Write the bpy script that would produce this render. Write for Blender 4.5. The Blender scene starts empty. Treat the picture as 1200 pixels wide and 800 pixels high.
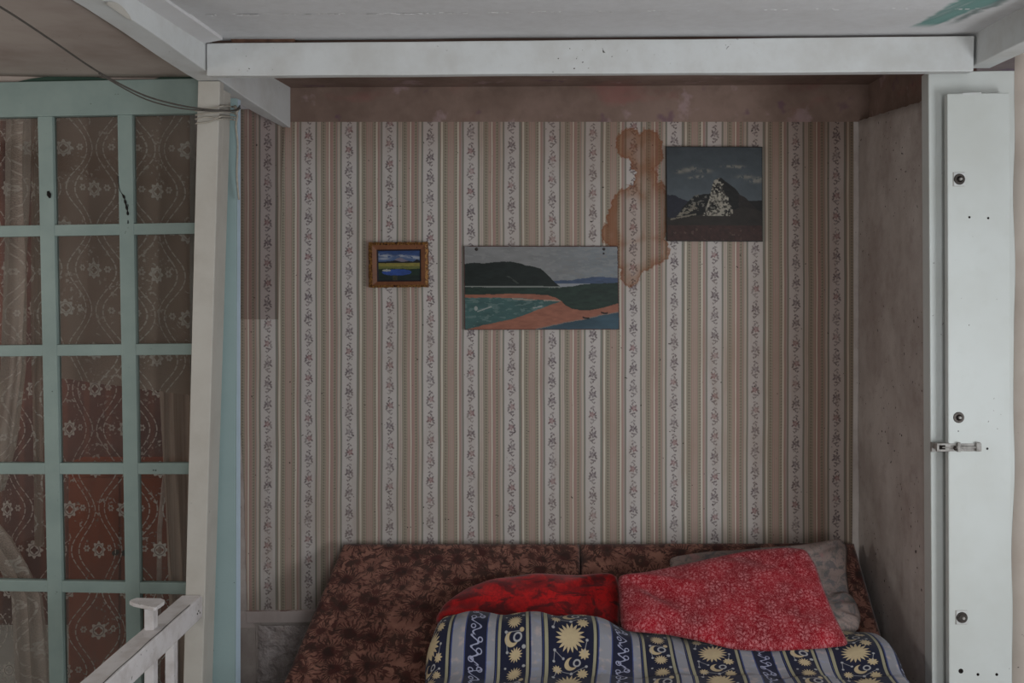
import bpy, bmesh, math, random
import numpy as np
from mathutils import Vector, Matrix, noise as mnoise

# ------------------------------------------------------------------ camera, light, exposure
sc = bpy.context.scene
COL = sc.collection
EYE = 1.8
F = 35.0 * 1200 / 36.0            # focal length in pixels (1200 px wide frame)
VX, VY = 655.0, 320.0             # where level lines running into the alcove meet
cam_d = bpy.data.cameras.new('camera')
cam = bpy.data.objects.new('camera', cam_d)
COL.objects.link(cam)
cam_d.lens = 35.0
cam_d.sensor_width = 36.0
cam_d.shift_x = -(VX - 600) / 1200.0
cam_d.shift_y = -(400 - VY) / 1200.0
cam.location = (0, 0, EYE)
cam.rotation_euler = (math.pi / 2, 0, 0)
cam_d.clip_start = 0.02
sc.camera = cam

w = bpy.data.worlds.new('overcast_sky')
sc.world = w
w.use_nodes = True
w.node_tree.nodes['Background'].inputs[0].default_value = (0.62, 0.72, 0.85, 1)
w.node_tree.nodes['Background'].inputs[1].default_value = 1.0


def area_light(name, loc, target, sx, sy, power, color):
    d = bpy.data.lights.new(name, 'AREA')
    d.shape = 'RECTANGLE'
    d.size, d.size_y = sx, sy
    d.energy = power
    d.color = color
    o = bpy.data.objects.new(name, d)
    COL.objects.link(o)
    o.location = loc
    o.rotation_euler = (Vector(target) - Vector(loc)).to_track_quat('-Z', 'Y').to_euler()
    return o


area_light('daylight_side_window', (2.36, 1.15, 1.10), (1.0, 1.5, 1.25), 1.3, 1.1, 50, (0.93, 0.97, 1.0))
area_light('daylight_rear_window', (0.75, -1.6, 1.5), (-0.1, 2.0, 1.35), 1.3, 1.2, 58, (0.96, 0.98, 1.0))
area_light('landing_fill_light', (-3.5, 2.45, 1.75), (-2.0, 3.0, 1.7), 0.8, 0.9, 19, (1.0, 0.97, 0.93))  # unseen fill lamp added to brighten the partition and its lace
area_light('far_room_fill_light', (-3.5, 4.5, 1.5), (-2.0, 4.3, 1.3), 0.9, 0.9, 9, (1.0, 0.95, 0.9))  # added lamp behind the curtains, makes the lace brighter

sc.view_settings.view_transform = 'Standard'
sc.view_settings.look = 'None'
sc.view_settings.exposure = 0.0
sc.view_settings.gamma = 1.0
sc.view_settings.use_curve_mapping = False


# ------------------------------------------------------------------ helpers
def P(px, py, d):
    """world point at distance d that a photo pixel sees"""
    return Vector(((px - VX) * d / F, d, EYE - (py - VY) * d / F))


def lin(c):
    return tuple((v / 255 / 12.92) if v / 255 <= 0.04045 else ((v / 255 + 0.055) / 1.055) ** 2.4 for v in c)


def tag(o, label=None, cat=None, group=None, kind=None):
    if label: o['label'] = label
    if cat: o['category'] = cat
    if group: o['group'] = group
    if kind: o['kind'] = kind
    return o


def empty(name, loc, label=None, cat=None, group=None, kind=None):
    o = bpy.data.objects.new(name, None)
    o.empty_display_size = 0.05
    COL.objects.link(o)
    o.location = loc
    tag(o, label, cat, group, kind)
    return o


def root_of(p):
    v = Vector((0, 0, 0))
    while p is not None:
        v = v + Vector(p.location)
        p = p.parent
    return v


def mesh_obj(name, verts, faces, m, parent=None, loc=None, bevel=0, smooth=False, seg=2):
    """verts in world space; object origin goes to loc (world) """
    me = bpy.data.meshes.new(name)
    if loc is None:
        vs = np.array([tuple(v) for v in verts], dtype=float)
        c = (vs.min(0) + vs.max(0)) / 2
        loc = Vector((c[0], c[1], vs[:, 2].min()))
        if parent is None and name.startswith(('wall', 'ceiling', 'floor')):
            loc = Vector((0, 0, 0))
    loc = Vector(loc)
    me.from_pydata([tuple(Vector(v) - loc) for v in verts], [], faces)
    bm = bmesh.new(); bm.from_mesh(me)
    bmesh.ops.recalc_face_normals(bm, faces=bm.faces)
    bm.to_mesh(me); bm.free()
    if m: me.materials.append(m)
    o = bpy.data.objects.new(name, me)
    COL.objects.link(o)
    o.location = loc - root_of(parent)
    o.parent = parent
    if bevel:
        b = o.modifiers.new('bevel', 'BEVEL')
        b.width = bevel; b.segments = seg; b.limit_method = 'ANGLE'; b.angle_limit = 0.6
        b.harden_normals = False
    if smooth:
        for p in me.polygons: p.use_smooth = True
    return o


BOXF = [(0, 1, 2, 3), (7, 6, 5, 4), (0, 4, 5, 1), (1, 5, 6, 2), (2, 6, 7, 3), (3, 7, 4, 0)]


def box(name, x0, x1, y0, y1, z0, z1, m, parent=None, bevel=0.003, **k):
    v = [(x0, y0, z0), (x1, y0, z0), (x1, y0, z1), (x0, y0, z1), (x0, y1, z0), (x1, y1, z0), (x1, y1, z1), (x0, y1, z1)]
    return mesh_obj(name, v, BOXF, m, parent, bevel=bevel, **k)


def slab(name, quad, d, t, m, parent=None, bevel=0.003, **k):
    """board facing the room: front face corners (px,py) TL,TR,BR,BL at distance d, straight back t"""
    f = [P(q[0], q[1], q[2] if len(q) > 2 else d) for q in quad]
    f = [f[3], f[2], f[1], f[0]]
    b = [p + Vector((0, t, 0)) for p in f]
    return mesh_obj(name, f + b, BOXF, m, parent, bevel=bevel, **k)


def hexa(name, v8, m, parent=None, bevel=0.003, **k):
    return mesh_obj(name, v8, BOXF, m, parent, bevel=bevel, **k)


def rough_bar(name, v8, m, nseg, amp, scale, parent=None, bevel=0.004, seed=0):
    """bar from 8 box corners cut lengthways (first->second corner axis) with hand-hewn wobble"""
    v = [Vector(x) for x in v8]
    rings = []
    for i in range(nseg + 1):
        t = i / nseg
        r = [v[0].lerp(v[1], t), v[3].lerp(v[2], t), v[7].lerp(v[6], t), v[4].lerp(v[5], t)]
        r2 = []
        for k, q in enumerate(r):
            n = mnoise.noise_vector(q * scale + Vector((seed + k * 3.1, 0, 0)))
            r2.append(q + Vector((0 if 0 < i < nseg else 0, n.y * amp, n.z * amp)) + Vector((n.x * amp * .5, 0, 0)))
        rings.append(r2)
    verts = [q for r in rings for q in r]
    faces = []
    for i in range(nseg):
        for k in range(4):
            a = i * 4 + k; b = i * 4 + (k + 1) % 4
            faces.append((a, b, b + 4, a + 4))
    faces.append((3, 2, 1, 0)); n = nseg * 4
    faces.append((n, n + 1, n + 2, n + 3))
    return mesh_obj(name, verts, faces, m, parent, bevel=bevel)


def grid_obj(name, pts, m, parent=None, uv=None, smooth=True, colors=None, loc=None, solid=0, closed=False):
    """pts: array (nv, nu, 3) world"""
    nv, nu = pts.shape[:2]
    if loc is None:
        c = (pts.reshape(-1, 3).min(0) + pts.reshape(-1, 3).max(0)) / 2
        loc = np.array((c[0], c[1], pts[..., 2].min()))
    loc = np.array(loc, dtype=float)
    me = bpy.data.meshes.new(name)
    V = (pts - loc).reshape(-1, 3).astype(np.float32)
    idx = np.arange(nv * nu).reshape(nv, nu)
    q = np.stack([idx[:-1, :-1], idx[1:, :-1], idx[1:, 1:], idx[:-1, 1:]], -1).reshape(-1, 4)
    me.vertices.add(len(V)); me.vertices.foreach_set('co', V.ravel())
    me.loops.add(len(q) * 4); me.loops.foreach_set('vertex_index', q.ravel().astype(np.int32))
    me.polygons.add(len(q))
    me.polygons.foreach_set('loop_start', (np.arange(len(q)) * 4).astype(np.int32))
    me.polygons.foreach_set('loop_total', np.full(len(q), 4, np.int32))
    me.update(calc_edges=True)
    if uv is not None:
        l = me.uv_layers.new(name='UVMap')
        l.data.foreach_set('uv', uv.reshape(-1, 2)[q.ravel()].astype(np.float32).ravel())
    if colors is not None:
        a = me.color_attributes.new('paint', 'FLOAT_COLOR', 'POINT')
        c4 = np.ones((nv * nu, 4), np.float32); c4[:, :3] = colors.reshape(-1, 3)
        a.data.foreach_set('color', c4.ravel())
    if smooth:
        me.polygons.foreach_set('use_smooth', np.ones(len(q), bool))
    if m: me.materials.append(m)
    me.validate()
    o = bpy.data.objects.new(name, me)
    COL.objects.link(o)
    o.location = Vector(loc) - root_of(parent)
    o.parent = parent
    if solid:
        s = o.modifiers.new('thickness', 'SOLIDIFY'); s.thickness = solid; s.offset = 0
    return o


def tube(name, path, r, m, parent=None, n=8, loc=None):
    path = [Vector(p) for p in path]
    verts, faces = [], []
    L = len(path)
    prev = None
    for i, p in enumerate(path):
        t = (path[min(i + 1, L - 1)] - path[max(i - 1, 0)]).normalized()
        if prev is None:
            a = Vector((0, 0, 1)) if abs(t.z) < .9 else Vector((1, 0, 0))
            prev = (a - t * a.dot(t)).normalized()
        prev = (prev - t * prev.dot(t)).normalized()
        b = t.cross(prev)
        rr = r[i] if isinstance(r, (list, tuple)) else r
        for k in range(n):
            an = 2 * math.pi * k / n
            verts.append(p + (prev * math.cos(an) + b * math.sin(an)) * rr)
    for i in range(L - 1):
        for k in range(n):
            faces.append((i * n + k, i * n + (k + 1) % n, (i + 1) * n + (k + 1) % n, (i + 1) * n + k))
    faces.append(tuple(range(n))[::-1]); faces.append(tuple((L - 1) * n + k for k in range(n)))
    return mesh_obj(name, verts, faces, m, parent, smooth=True, loc=loc)


def smooth_path(pts, n=12):
    out = []
    P_ = [Vector(p) for p in pts]
    for i in range(len(P_) - 1):
        p0 = P_[max(i - 1, 0)]; p1 = P_[i]; p2 = P_[i + 1]; p3 = P_[min(i + 2, len(P_) - 1)]
        for k in range(n):
            t = k / n
            out.append(0.5 * ((2 * p1) + (p2 - p0) * t + (2 * p0 - 5 * p1 + 4 * p2 - p3) * t * t + (3 * p1 - p0 - 3 * p2 + p3) * t ** 3))
    out.append(P_[-1])
    return out


def disc(name, c, r, t, m, parent=None, n=20, ax='y', r2=None, bevel=0):
    """short cylinder whose round face looks towards the room (-Y)"""
    c = Vector(c); verts = []; r2 = r if r2 is None else r2
    for yy, rr in ((0, r2), (t, r)):
        for k in range(n):
            a = 2 * math.pi * k / n
            verts.append(c + Vector((math.cos(a) * rr, yy, math.sin(a) * rr)))
    faces = [tuple(range(n)), tuple(range(2 * n - 1, n - 1, -1))]
    for k in range(n):
        faces.append((k, k + n, (k + 1) % n + n, (k + 1) % n))
    return mesh_obj(name, verts, faces, m, parent, bevel=bevel)


def ring(name, c, ro, ri, t, m, parent=None, n=24):
    c = Vector(c); verts = []
    for (yy, rr) in ((t, ro), (0, ro * .93), (0, ri * 1.1), (t, ri)):
        for k in range(n):
            a = 2 * math.pi * k / n
            verts.append(c + Vector((math.cos(a) * rr, yy, math.sin(a) * rr)))
    faces = []
    for j in range(4):
        for k in range(n):
            faces.append((j * n + k, j * n + (k + 1) % n, ((j + 1) % 4) * n + (k + 1) % n, ((j + 1) % 4) * n + k))
    return mesh_obj(name, verts, faces, m, parent)


# ------------------------------------------------------------------ shader expressions
class X:
    nt = None

    def __init__(s, v): s.v = v

    @staticmethod
    def m(op, *a, clamp=False):
        n = X.nt.nodes.new('ShaderNodeMath'); n.operation = op; n.use_clamp = clamp
        for i, k in enumerate(a):
            k = k.v if isinstance(k, X) else k
            if isinstance(k, (int, float)): n.inputs[i].default_value = float(k)
            else: X.nt.links.new(k, n.inputs[i])
        return X(n.outputs[0])

    def __add__(s, o): return X.m('ADD', s, o)
    def __radd__(s, o): return X.m('ADD', o, s)
    def __sub__(s, o): return X.m('SUBTRACT', s, o)
    def __rsub__(s, o): return X.m('SUBTRACT', o, s)
    def __mul__(s, o): return X.m('MULTIPLY', s, o)
    def __rmul__(s, o): return X.m('MULTIPLY', o, s)
    def __truediv__(s, o): return X.m('DIVIDE', s, o)
    def __neg__(s): return X.m('MULTIPLY', s, -1)
    def __abs__(s): return X.m('ABSOLUTE', s)


def fmod(a, b): return X.m('FLOORED_MODULO', a, b)
def floor(a): return X.m('FLOOR', a)
def fsin(a): return X.m('SINE', a)
def fcos(a): return X.m('COSINE', a)
def fmin(a, b): return X.m('MINIMUM', a, b)
def fmax(a, b): return X.m('MAXIMUM', a, b)
def fsqrt(a): return X.m('SQRT', a)
def gt(a, b): return X.m('GREATER_THAN', a, b)
def lt(a, b): return X.m('LESS_THAN', a, b)
def atan2(a, b): return X.m('ARCTAN2', a, b)
def hyp(a, b): return fsqrt(a * a + b * b)


def sm(e0, e1, x):
    n = X.nt.nodes.new('ShaderNodeMapRange'); n.interpolation_type = 'SMOOTHSTEP'
    flip = e0 > e1
    n.inputs['From Min'].default_value = min(e0, e1); n.inputs['From Max'].default_value = max(e0, e1)
    n.inputs['To Min'].default_value = 1 if flip else 0; n.inputs['To Max'].default_value = 0 if flip else 1
    X.nt.links.new(x.v, n.inputs['Value'])
    return X(n.outputs['Result'])


def band(x, a, b, s): return sm(a - s, a + s, x) * sm(b + s, b - s, x)


def xyz(v):
    n = X.nt.nodes.new('ShaderNodeSeparateXYZ'); X.nt.links.new(v.v, n.inputs[0])
    return X(n.outputs[0]), X(n.outputs[1]), X(n.outputs[2])


def vec(x, y, z=0.0):
    n = X.nt.nodes.new('ShaderNodeCombineXYZ')
    for i, k in enumerate((x, y, z)):
        if isinstance(k, X): X.nt.links.new(k.v, n.inputs[i])
        else: n.inputs[i].default_value = float(k)
    return X(n.outputs[0])


def coord(kind='Object'):
    n = X.nt.nodes.new('ShaderNodeTexCoord'); return X(n.outputs[kind])


def world_pos():
    n = X.nt.nodes.new('ShaderNodeNewGeometry'); return X(n.outputs['Position'])


def noise(v, scale=5.0, detail=3.0, rough=.5, dist=0.0, out='Fac'):
    n = X.nt.nodes.new('ShaderNodeTexNoise')
    if v is not None: X.nt.links.new(v.v, n.inputs['Vector'])
    n.inputs['Scale'].default_value = scale; n.inputs['Detail'].default_value = detail
    n.inputs['Roughness'].default_value = rough; n.inputs['Distortion'].default_value = dist
    return X(n.outputs[out])


def voro(v, scale=5.0, rand=1.0, feature='F1'):
    n = X.nt.nodes.new('ShaderNodeTexVoronoi'); n.feature = feature
    X.nt.links.new(v.v, n.inputs['Vector'])
    n.inputs['Scale'].default_value = scale; n.inputs['Randomness'].default_value = rand
    return X(n.outputs['Distance']), (X(n.outputs['Position']) if feature == 'F1' else None), (X(n.outputs['Color']) if feature == 'F1' else None)


def white(v):
    n = X.nt.nodes.new('ShaderNodeTexWhiteNoise'); n.noise_dimensions = '3D'
    X.nt.links.new(v.v, n.inputs['Vector']); return X(n.outputs['Value'])


def col(c):
    """an sRGB triple as a colour"""
    return tuple(lin(c)) + (1.0,)


def mix(f, a, b, mode='MIX'):
    n = X.nt.nodes.new('ShaderNodeMix'); n.data_type = 'RGBA'; n.blend_type = mode
    if isinstance(f, X): X.nt.links.new(f.v, n.inputs[0])
    else: n.inputs[0].default_value = float(f)
    for i, k in ((6, a), (7, b)):
        if isinstance(k, X): X.nt.links.new(k.v, n.inputs[i])
        else: n.inputs[i].default_value = k if len(k) == 4 else col(k)
    return X(n.outputs[2])


def ramp(x, stops, interp='CONSTANT'):
    n = X.nt.nodes.new('ShaderNodeValToRGB'); r = n.color_ramp; r.interpolation = interp
    X.nt.links.new(x.v, n.inputs[0])
    while len(r.elements) > 1: r.elements.remove(r.elements[-1])
    for i, (p, c) in enumerate(stops):
        e = r.elements[0] if i == 0 else r.elements.new(p)
        e.position = p; e.color = c if len(c) == 4 else col(c)
    return X(n.outputs[0])


def ell(x, y, cx, cy, rx, ry, ang=0.0, soft=.25):
    """soft mask of a turned ellipse"""
    dx = x - cx; dy = y - cy
    c, s = math.cos(math.radians(ang)), math.sin(math.radians(ang))
    u = (dx * (c / rx) + dy * (s / rx)); v = (dy * (c / ry) - dx * (s / ry))
    return sm(1 + soft, 1 - soft, u * u + v * v)


def mat(name, build, rough=.7, spec=.3):
    m = bpy.data.materials.new(name); m.use_nodes = True
    nt = m.node_tree; X.nt = nt
    bs = nt.nodes['Principled BSDF']
    bs.inputs['Roughness'].default_value = rough
    bs.inputs['Specular IOR Level'].default_value = spec
    r = build()
    if not isinstance(r, dict): r = {'c': r}
    def put(sock, val):
        if isinstance(val, X): nt.links.new(val.v, bs.inputs[sock])
        elif isinstance(val, (int, float)): bs.inputs[sock].default_value = val
        else: bs.inputs[sock].default_value = val if len(val) == 4 else col(val)
    put('Base Color', r['c'])
    if 'rough' in r: put('Roughness', r['rough'])
    if 'metal' in r: put('Metallic', r['metal'])
    if 'bump' in r:
        b = nt.nodes.new('ShaderNodeBump'); b.inputs['Strength'].default_value = r.get('bs', .5)
        b.inputs['Distance'].default_value = r.get('bd', .003)
        nt.links.new(r['bump'].v, b.inputs['Height']); nt.links.new(b.outputs[0], bs.inputs['Normal'])
    if 'alpha' in r: put('Alpha', r['alpha'])
    if 'sheen' in r: bs.inputs['Sheen Weight'].default_value = r['sheen']
    if 'trans' in r:
        # thin cloth: some light passes through
        t = nt.nodes.new('ShaderNodeBsdfTranslucent'); mx = nt.nodes.new('ShaderNodeMixShader')
        tr = nt.nodes.new('ShaderNodeBsdfTransparent'); mx2 = nt.nodes.new('ShaderNodeMixShader')
        nt.links.new(r['c'].v, t.inputs[0])
        mx.inputs[0].default_value = r['trans']
        nt.links.new(bs.outputs[0], mx.inputs[1]); nt.links.new(t.outputs[0], mx.inputs[2])
        nt.links.new(r['cover'].v, mx2.inputs[0]); nt.links.new(tr.outputs[0], mx2.inputs[1]); nt.links.new(mx.outputs[0], mx2.inputs[2])
        nt.links.new(mx2.outputs[0], nt.nodes['Material Output'].inputs[0])
    return m


def painted(name, base, dirt, speck=(60, 52, 46), amt=.35, sc_=6.0, bump=.4, rough=.5, chips=.60):
    def b():
        p = world_pos()
        n1 = noise(p, sc_, 4, .6)
        n2 = noise(p, sc_ * 9, 3, .6)
        sp = sm(.74, .78, noise(p, 75, 1, .5)) * sm(chips - .1, chips + .06, noise(p, 4.5, 2, .5))
        c = mix(sm(.35, .75, n1) * amt, base, dirt)
        c = mix(sm(.5, .8, n2) * .12, c, dirt)
        c = mix(sp, c, speck)
        return {'c': c, 'bump': n1 * .6 + n2 * .25 - sp * .5, 'bs': bump, 'bd': .004, 'rough': rough}
    return mat(name, b)


M = {}
M['beam'] = painted('white_gloss_paint', (206, 208, 208), (176, 172, 166), amt=.45)
M['beamside'] = M['beam']
M['post'] = painted('cream_gloss_paint', (186, 182, 174), (160, 152, 142), amt=.4, chips=.68)
M['rail'] = painted('worn_white_paint', (216, 212, 212), (168, 158, 152), amt=.6, sc_=14, chips=.52)
M['ceil'] = painted('ceiling_whitewash', (212, 211, 212), (184, 180, 176), amt=.5, sc_=2.2, bump=.6, rough=.8)
M['door'] = painted('grey_white_door_paint', (204, 208, 206), (178, 178, 170), amt=.45, sc_=1.8, chips=.66)
M['teal'] = painted('sage_teal_paint', (136, 151, 146), (116, 132, 128), (40, 46, 42), amt=.6, sc_=5, bump=.3, chips=.62)
M['teal_light'] = painted('pale_teal_paint', (150, 170, 170), (136, 156, 156), (60, 60, 58), amt=.4, sc_=5, bump=.25, chips=.7)
M['lit_edge'] = painted('pale_blue_lit_side', (182, 200, 214), (160, 178, 190), amt=.3, chips=.7)  # paler colour painting in the light on the jamb's side face
M['lceil'] = painted('brown_stained_ceiling', (164, 152, 144), (124, 106, 98), amt=.8, sc_=2.0, rough=.9)
def b_skirt():
    x, y, z = xyz(world_pos()); n = noise(vec(x, y, z * .5), 11, 4, .6)
    c = mix(sm(.3, .8, n) * .4, (196, 184, 180), (160, 140, 134))
    chip = sm(.56, .60, noise(vec(x * .6, y, z * 1.6), 16, 4, .65)) * sm(.324, .332, z) * sm(.348, .340, z)
    return {'c': mix(chip, c, (120, 76, 66)), 'bump': n - chip, 'bs': .5, 'bd': .004, 'rough': .6}
M['skirt'] = mat('pinkish_white_trim', b_skirt)
M['dark'] = mat('dark_gap', lambda: {'c': (26, 20, 18)}, rough=.95)
M['darkwood'] = painted('bare_brown_wood', (112, 82, 66), (70, 48, 40), amt=.9, sc_=20)
M['metal'] = painted('painted_metal', (168, 164, 160), (90, 84, 78), (30, 26, 24), amt=.6, sc_=40)
M['dark_metal'] = mat('dark_oiled_steel', lambda: {'c': mix(noise(world_pos(), 120, 3), (40, 36, 34), (86, 80, 76)), 'metal': .7, 'rough': .5})
M['floor'] = mat('floor_boards', lambda: {'c': mix(noise(world_pos(), 6, 4), (170, 168, 164), (146, 144, 138)), 'rough': .5})
M['room'] = painted('plain_room_wall', (168, 160, 152), (140, 130, 122), amt=.5, sc_=2)


def b_plaster():
    p = world_pos(); n1 = noise(p, 2.6, 5, .65); n2 = noise(p, 14, 4, .6)
    holes = sm(.71, .73, noise(p, 52, 1, .5)) * sm(.42, .58, noise(p, 3.0, 2, .5))
    c = mix(sm(.3, .75, n1), (192, 183, 177), (162, 150, 144))
    c = mix(sm(.45, .8, n2) * .35, c, (128, 110, 104))
    c = mix(holes, c, (36, 24, 20))
    return {'c': c, 'bump': n2 * .7 + noise(p, 60, 3) * .3 - holes, 'bs': .55, 'bd': .006, 'rough': .9}
M['plaster'] = mat('grey_plaster', b_plaster)


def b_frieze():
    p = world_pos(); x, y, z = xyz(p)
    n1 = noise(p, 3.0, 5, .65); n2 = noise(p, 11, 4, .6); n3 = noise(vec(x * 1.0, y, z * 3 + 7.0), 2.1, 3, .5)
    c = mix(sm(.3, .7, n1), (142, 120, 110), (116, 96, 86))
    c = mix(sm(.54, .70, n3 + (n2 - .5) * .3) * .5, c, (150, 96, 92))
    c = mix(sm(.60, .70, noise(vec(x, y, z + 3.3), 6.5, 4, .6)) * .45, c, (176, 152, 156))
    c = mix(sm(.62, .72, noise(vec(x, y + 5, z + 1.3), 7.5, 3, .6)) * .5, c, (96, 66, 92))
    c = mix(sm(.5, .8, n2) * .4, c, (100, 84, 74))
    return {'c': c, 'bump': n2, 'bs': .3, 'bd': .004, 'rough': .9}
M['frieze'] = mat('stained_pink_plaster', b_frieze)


def b_rough():
    p = world_pos(); n1 = noise(p, 18, 5, .6, .8); n2 = noise(p, 45, 3, .6)
    c = mix(sm(.35, .7, n1), (202, 192, 190), (172, 160, 156))
    return {'c': c, 'bump': n1 + n2 * .4, 'bs': 1.0, 'bd': .03, 'rough': .9}
M['lumpy'] = painted('lumpy_beige_plaster', (208, 196, 186), (184, 166, 154), amt=.6, sc_=4, bump=.5, rough=.9)
M['rough'] = mat('rough_cast_plaster', b_rough)

S4 = 4.35 / F      # metres per photo pixel on the back wall: used as the paper's drawing unit


def wallpaper(name, dirt_amt, tint, with_stain):
    def b():
        x, y, z = xyz(world_pos())
        sx = x / S4 + VX; sy = (EYE - z) / S4 + VY
        wob = (noise(vec(x * .6, 0.0, z * 2.2), 1.2, 2) - .5) * 2.2
        q = sx + wob
        pr = 47.55
        k = floor((q - 552 + pr / 2) / pr)
        t0 = fmod(q - 552 + 8, pr)                      # 0..16 floral stripe, then the narrow stripes
        odd = fmod(k + gt(t0, 31.8) * 0.0, 2.0)
        kk = floor((q - 552 + 8) / pr); odd = fmod(kk, 2.0)
        u = t0 / pr
        W = (190, 183, 179); G = (156, 152, 144); Cc = (186, 172, 160); D = (148, 139, 124); Pk = (172, 149, 138)
        Pd = (163, 134, 126); Lt = (198, 190, 176); Gd = (130, 129, 119); Mv = (166, 150, 146)
        def st(l): return [(a / pr, c) for a, c in l]
        A = ramp(u, st([(0, W), (15.8, Gd), (18.2, Cc), (19.8, Mv), (20.6, Cc), (22.3, Gd), (23, D), (28.3, Pk), (30.8, (150, 120, 112)), (31.4, Lt), (33.3, (150, 120, 112)), (34, Pd), (36.8, D), (40.4, Pd), (41.5, G), (42.6, Cc), (44.8, Gd), (47, W)]))
        B = ramp(u, st([(0, W), (16.6, Gd), (19.5, (150, 128, 118)), (20.4, Lt), (22.6, D), (28.3, Pd), (29.2, Pk), (30.6, (150, 140, 128)), (31.3, Pk), (32.9, (150, 140, 128)), (33.6, Pk), (34.6, Pd), (35.4, D), (39.3, Lt), (41.5, Pd), (43.6, Mv), (45.0, Gd), (47, W)]))
        c = mix(odd, A, B)
        # fine woven/dashed lines inside the narrow stripes
        dash = band(fmod(sy, 3.4), .2, 1.6, .35)
        dm = band(t0, 25.0, 26.3, .35) + band(t0, 38.0, 39.2, .35)
        c = mix(fmin(dash * dm, 1.0) * .75, c, (88, 86, 76))
        dash2 = band(fmod(sy + 1.3, 3.4), .2, 1.4, .35)
        c = mix(fmin(dash2 * (band(t0, 27, 27.8, .3) + band(t0, 36.9, 37.5, .3)), 1.0) * .4, c, (196, 186, 168))
        # sprigs: drawn in a cell 23.6 high, every other one mirrored
        ph = fmod(kk * 7.3, 23.6)
        ys = sy + ph
        kr = floor(ys / 23.6); sg = fmod(kr, 2.0) * 2 - 1
        lx = (t0 - 8) * sg; ly = fmod(ys, 23.6) - 11.8
        lx = lx * 1.12 + (noise(vec(x, 0.0, z), 210, 2) - .5) * 3.4
        ly = ly + (noise(vec(x + 9, 0.0, z), 210, 2) - .5) * 3.4
        leaves = None
        for e in ((2.7, -1.2, 2.4, .8, -50), (-3.8, 2.2, 1.9, .75, -40), (4.0, 3.6, 2.1, .8, 50), (3.6, 1.0, 1.7, .6, 10), (-.4, 6.0, 2.5, .7, 12),
                  (1.0, -5.4, 2.0, .7, 60), (-1.8, -7.6, 1.6, .65, -35), (1.2, -9.2, 1.7, .6, 20), (.6, 8.6, 1.7, .55, -50), (-2.2, 9.8, 1.5, .6, 40),
                  (2.8, 6.8, 1.2, .6, -20), (-3.0, -2.9, 1.8, .65, 45)):
            m_ = ell(lx, ly, e[0], e[1], e[2] * 1.1, e[3] * 1.45, e[4], soft=.6)
            leaves = m_ if leaves is None else fmax(leaves, m_)
        th = atan2(ly - .2, lx + .9); rr = hyp(lx + .9, ly - .2)
        flower = sm(3.9, 2.4, rr - fcos(th * 5) * .8) * (1 - band(rr, .7, 1.2, .25) * .6)
        inw = band(t0, 1.0, 15.4, .4)
        fade = sm(.30, .62, noise(vec(x + 3, 0.0, z), 22, 2))
        c = mix(leaves * inw * (fade * .35 + .5), c, (92, 80, 84))
        redf = gt(white(vec(kr, kk, 0.0)), .55)
        fc = mix(redf, (104, 92, 98), (136, 96, 98))
        c = mix(flower * inw * (fade * .3 + .5), c, fc)
        # grime and age
        g1 = noise(vec(x, y, z), 1.5, 5, .6); g2 = noise(vec(x * 3.5, y, z * .5), 5, 4, .6)
        c = mix(sm(.4, .75, g1) * .28, c, (150, 132, 116))
        c = mix(sm(.5, .78, g2) * .30, c, (142, 120, 104))
        spots = sm(.775, .79, noise(vec(x, y, z), 60, 1)) * .8
        c = mix(spots, c, (40, 28, 24))
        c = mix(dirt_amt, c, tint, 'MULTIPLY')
        # right end and top browner: dirt plus alcove shade put into the colour
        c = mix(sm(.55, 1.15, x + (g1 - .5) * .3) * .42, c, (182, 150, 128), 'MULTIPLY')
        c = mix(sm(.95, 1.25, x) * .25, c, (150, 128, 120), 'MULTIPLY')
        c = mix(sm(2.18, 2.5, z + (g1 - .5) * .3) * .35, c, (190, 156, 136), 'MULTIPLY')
        if with_stain:
            wn = (noise(vec(x, y, z), 9, 4, .65) - .5) * 24 + (noise(vec(x, y, z + 5), 45, 3, .7) - .5) * 15
            def sd(cx, cy, rx, ry):
                a = (sx - cx) / rx; b_ = (sy - cy) / ry
                return (fsqrt(a * a + b_ * b_) - 1) * min(rx, ry)
            s = fmin(sd(737, 170, 14, 20), sd(761, 176, 15, 27))
            s = fmin(s, sd(750, 182, 16, 20))
            s = fmin(s, fmin(sd(757, 214, 13, 24), sd(764, 252, 20, 42)))
            s = fmin(s, fmin(sd(738, 256, 26, 38), sd(716, 276, 13, 15)))
            s = fmin(s, fmin(sd(762, 292, 22, 20), sd(741, 312, 12, 26)))
            s = fmin(s, sd(746, 298, 27, 22))
            s = s + wn * .62
            inside = sm(1.2, -1.2, s)
            edge = sm(-13, -1.0, s)
            leftb = sm(725, 722, sx) * sm(200, 230, sy)
            upb = sm(230, 195, sy)
            a = inside * fmin(edge * .55 + .42 + leftb * .35 + upb * .22, 1.0)
            c = mix(a, c, mix(.8, c, (200, 158, 126), 'MULTIPLY'))
            c = mix(inside * (leftb * .5 + upb * .3 + sm(-5, 0, s) * .25), c, (138, 94, 68))
            c = mix(inside * band(s, -1.6, -.2, .6) * .45, c, (120, 66, 42))
        return {'c': c, 'rough': .75, 'bump': g1 + noise(vec(x, y, z), 90, 3) * .1, 'bs': .35, 'bd': .008}
    return mat(name, b)


M['paper'] = wallpaper('striped_floral_wallpaper', 0.0, (255, 255, 255), True)
M['paper_dirty'] = wallpaper('sooty_striped_wallpaper', .6, (168, 150, 146), False)


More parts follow.
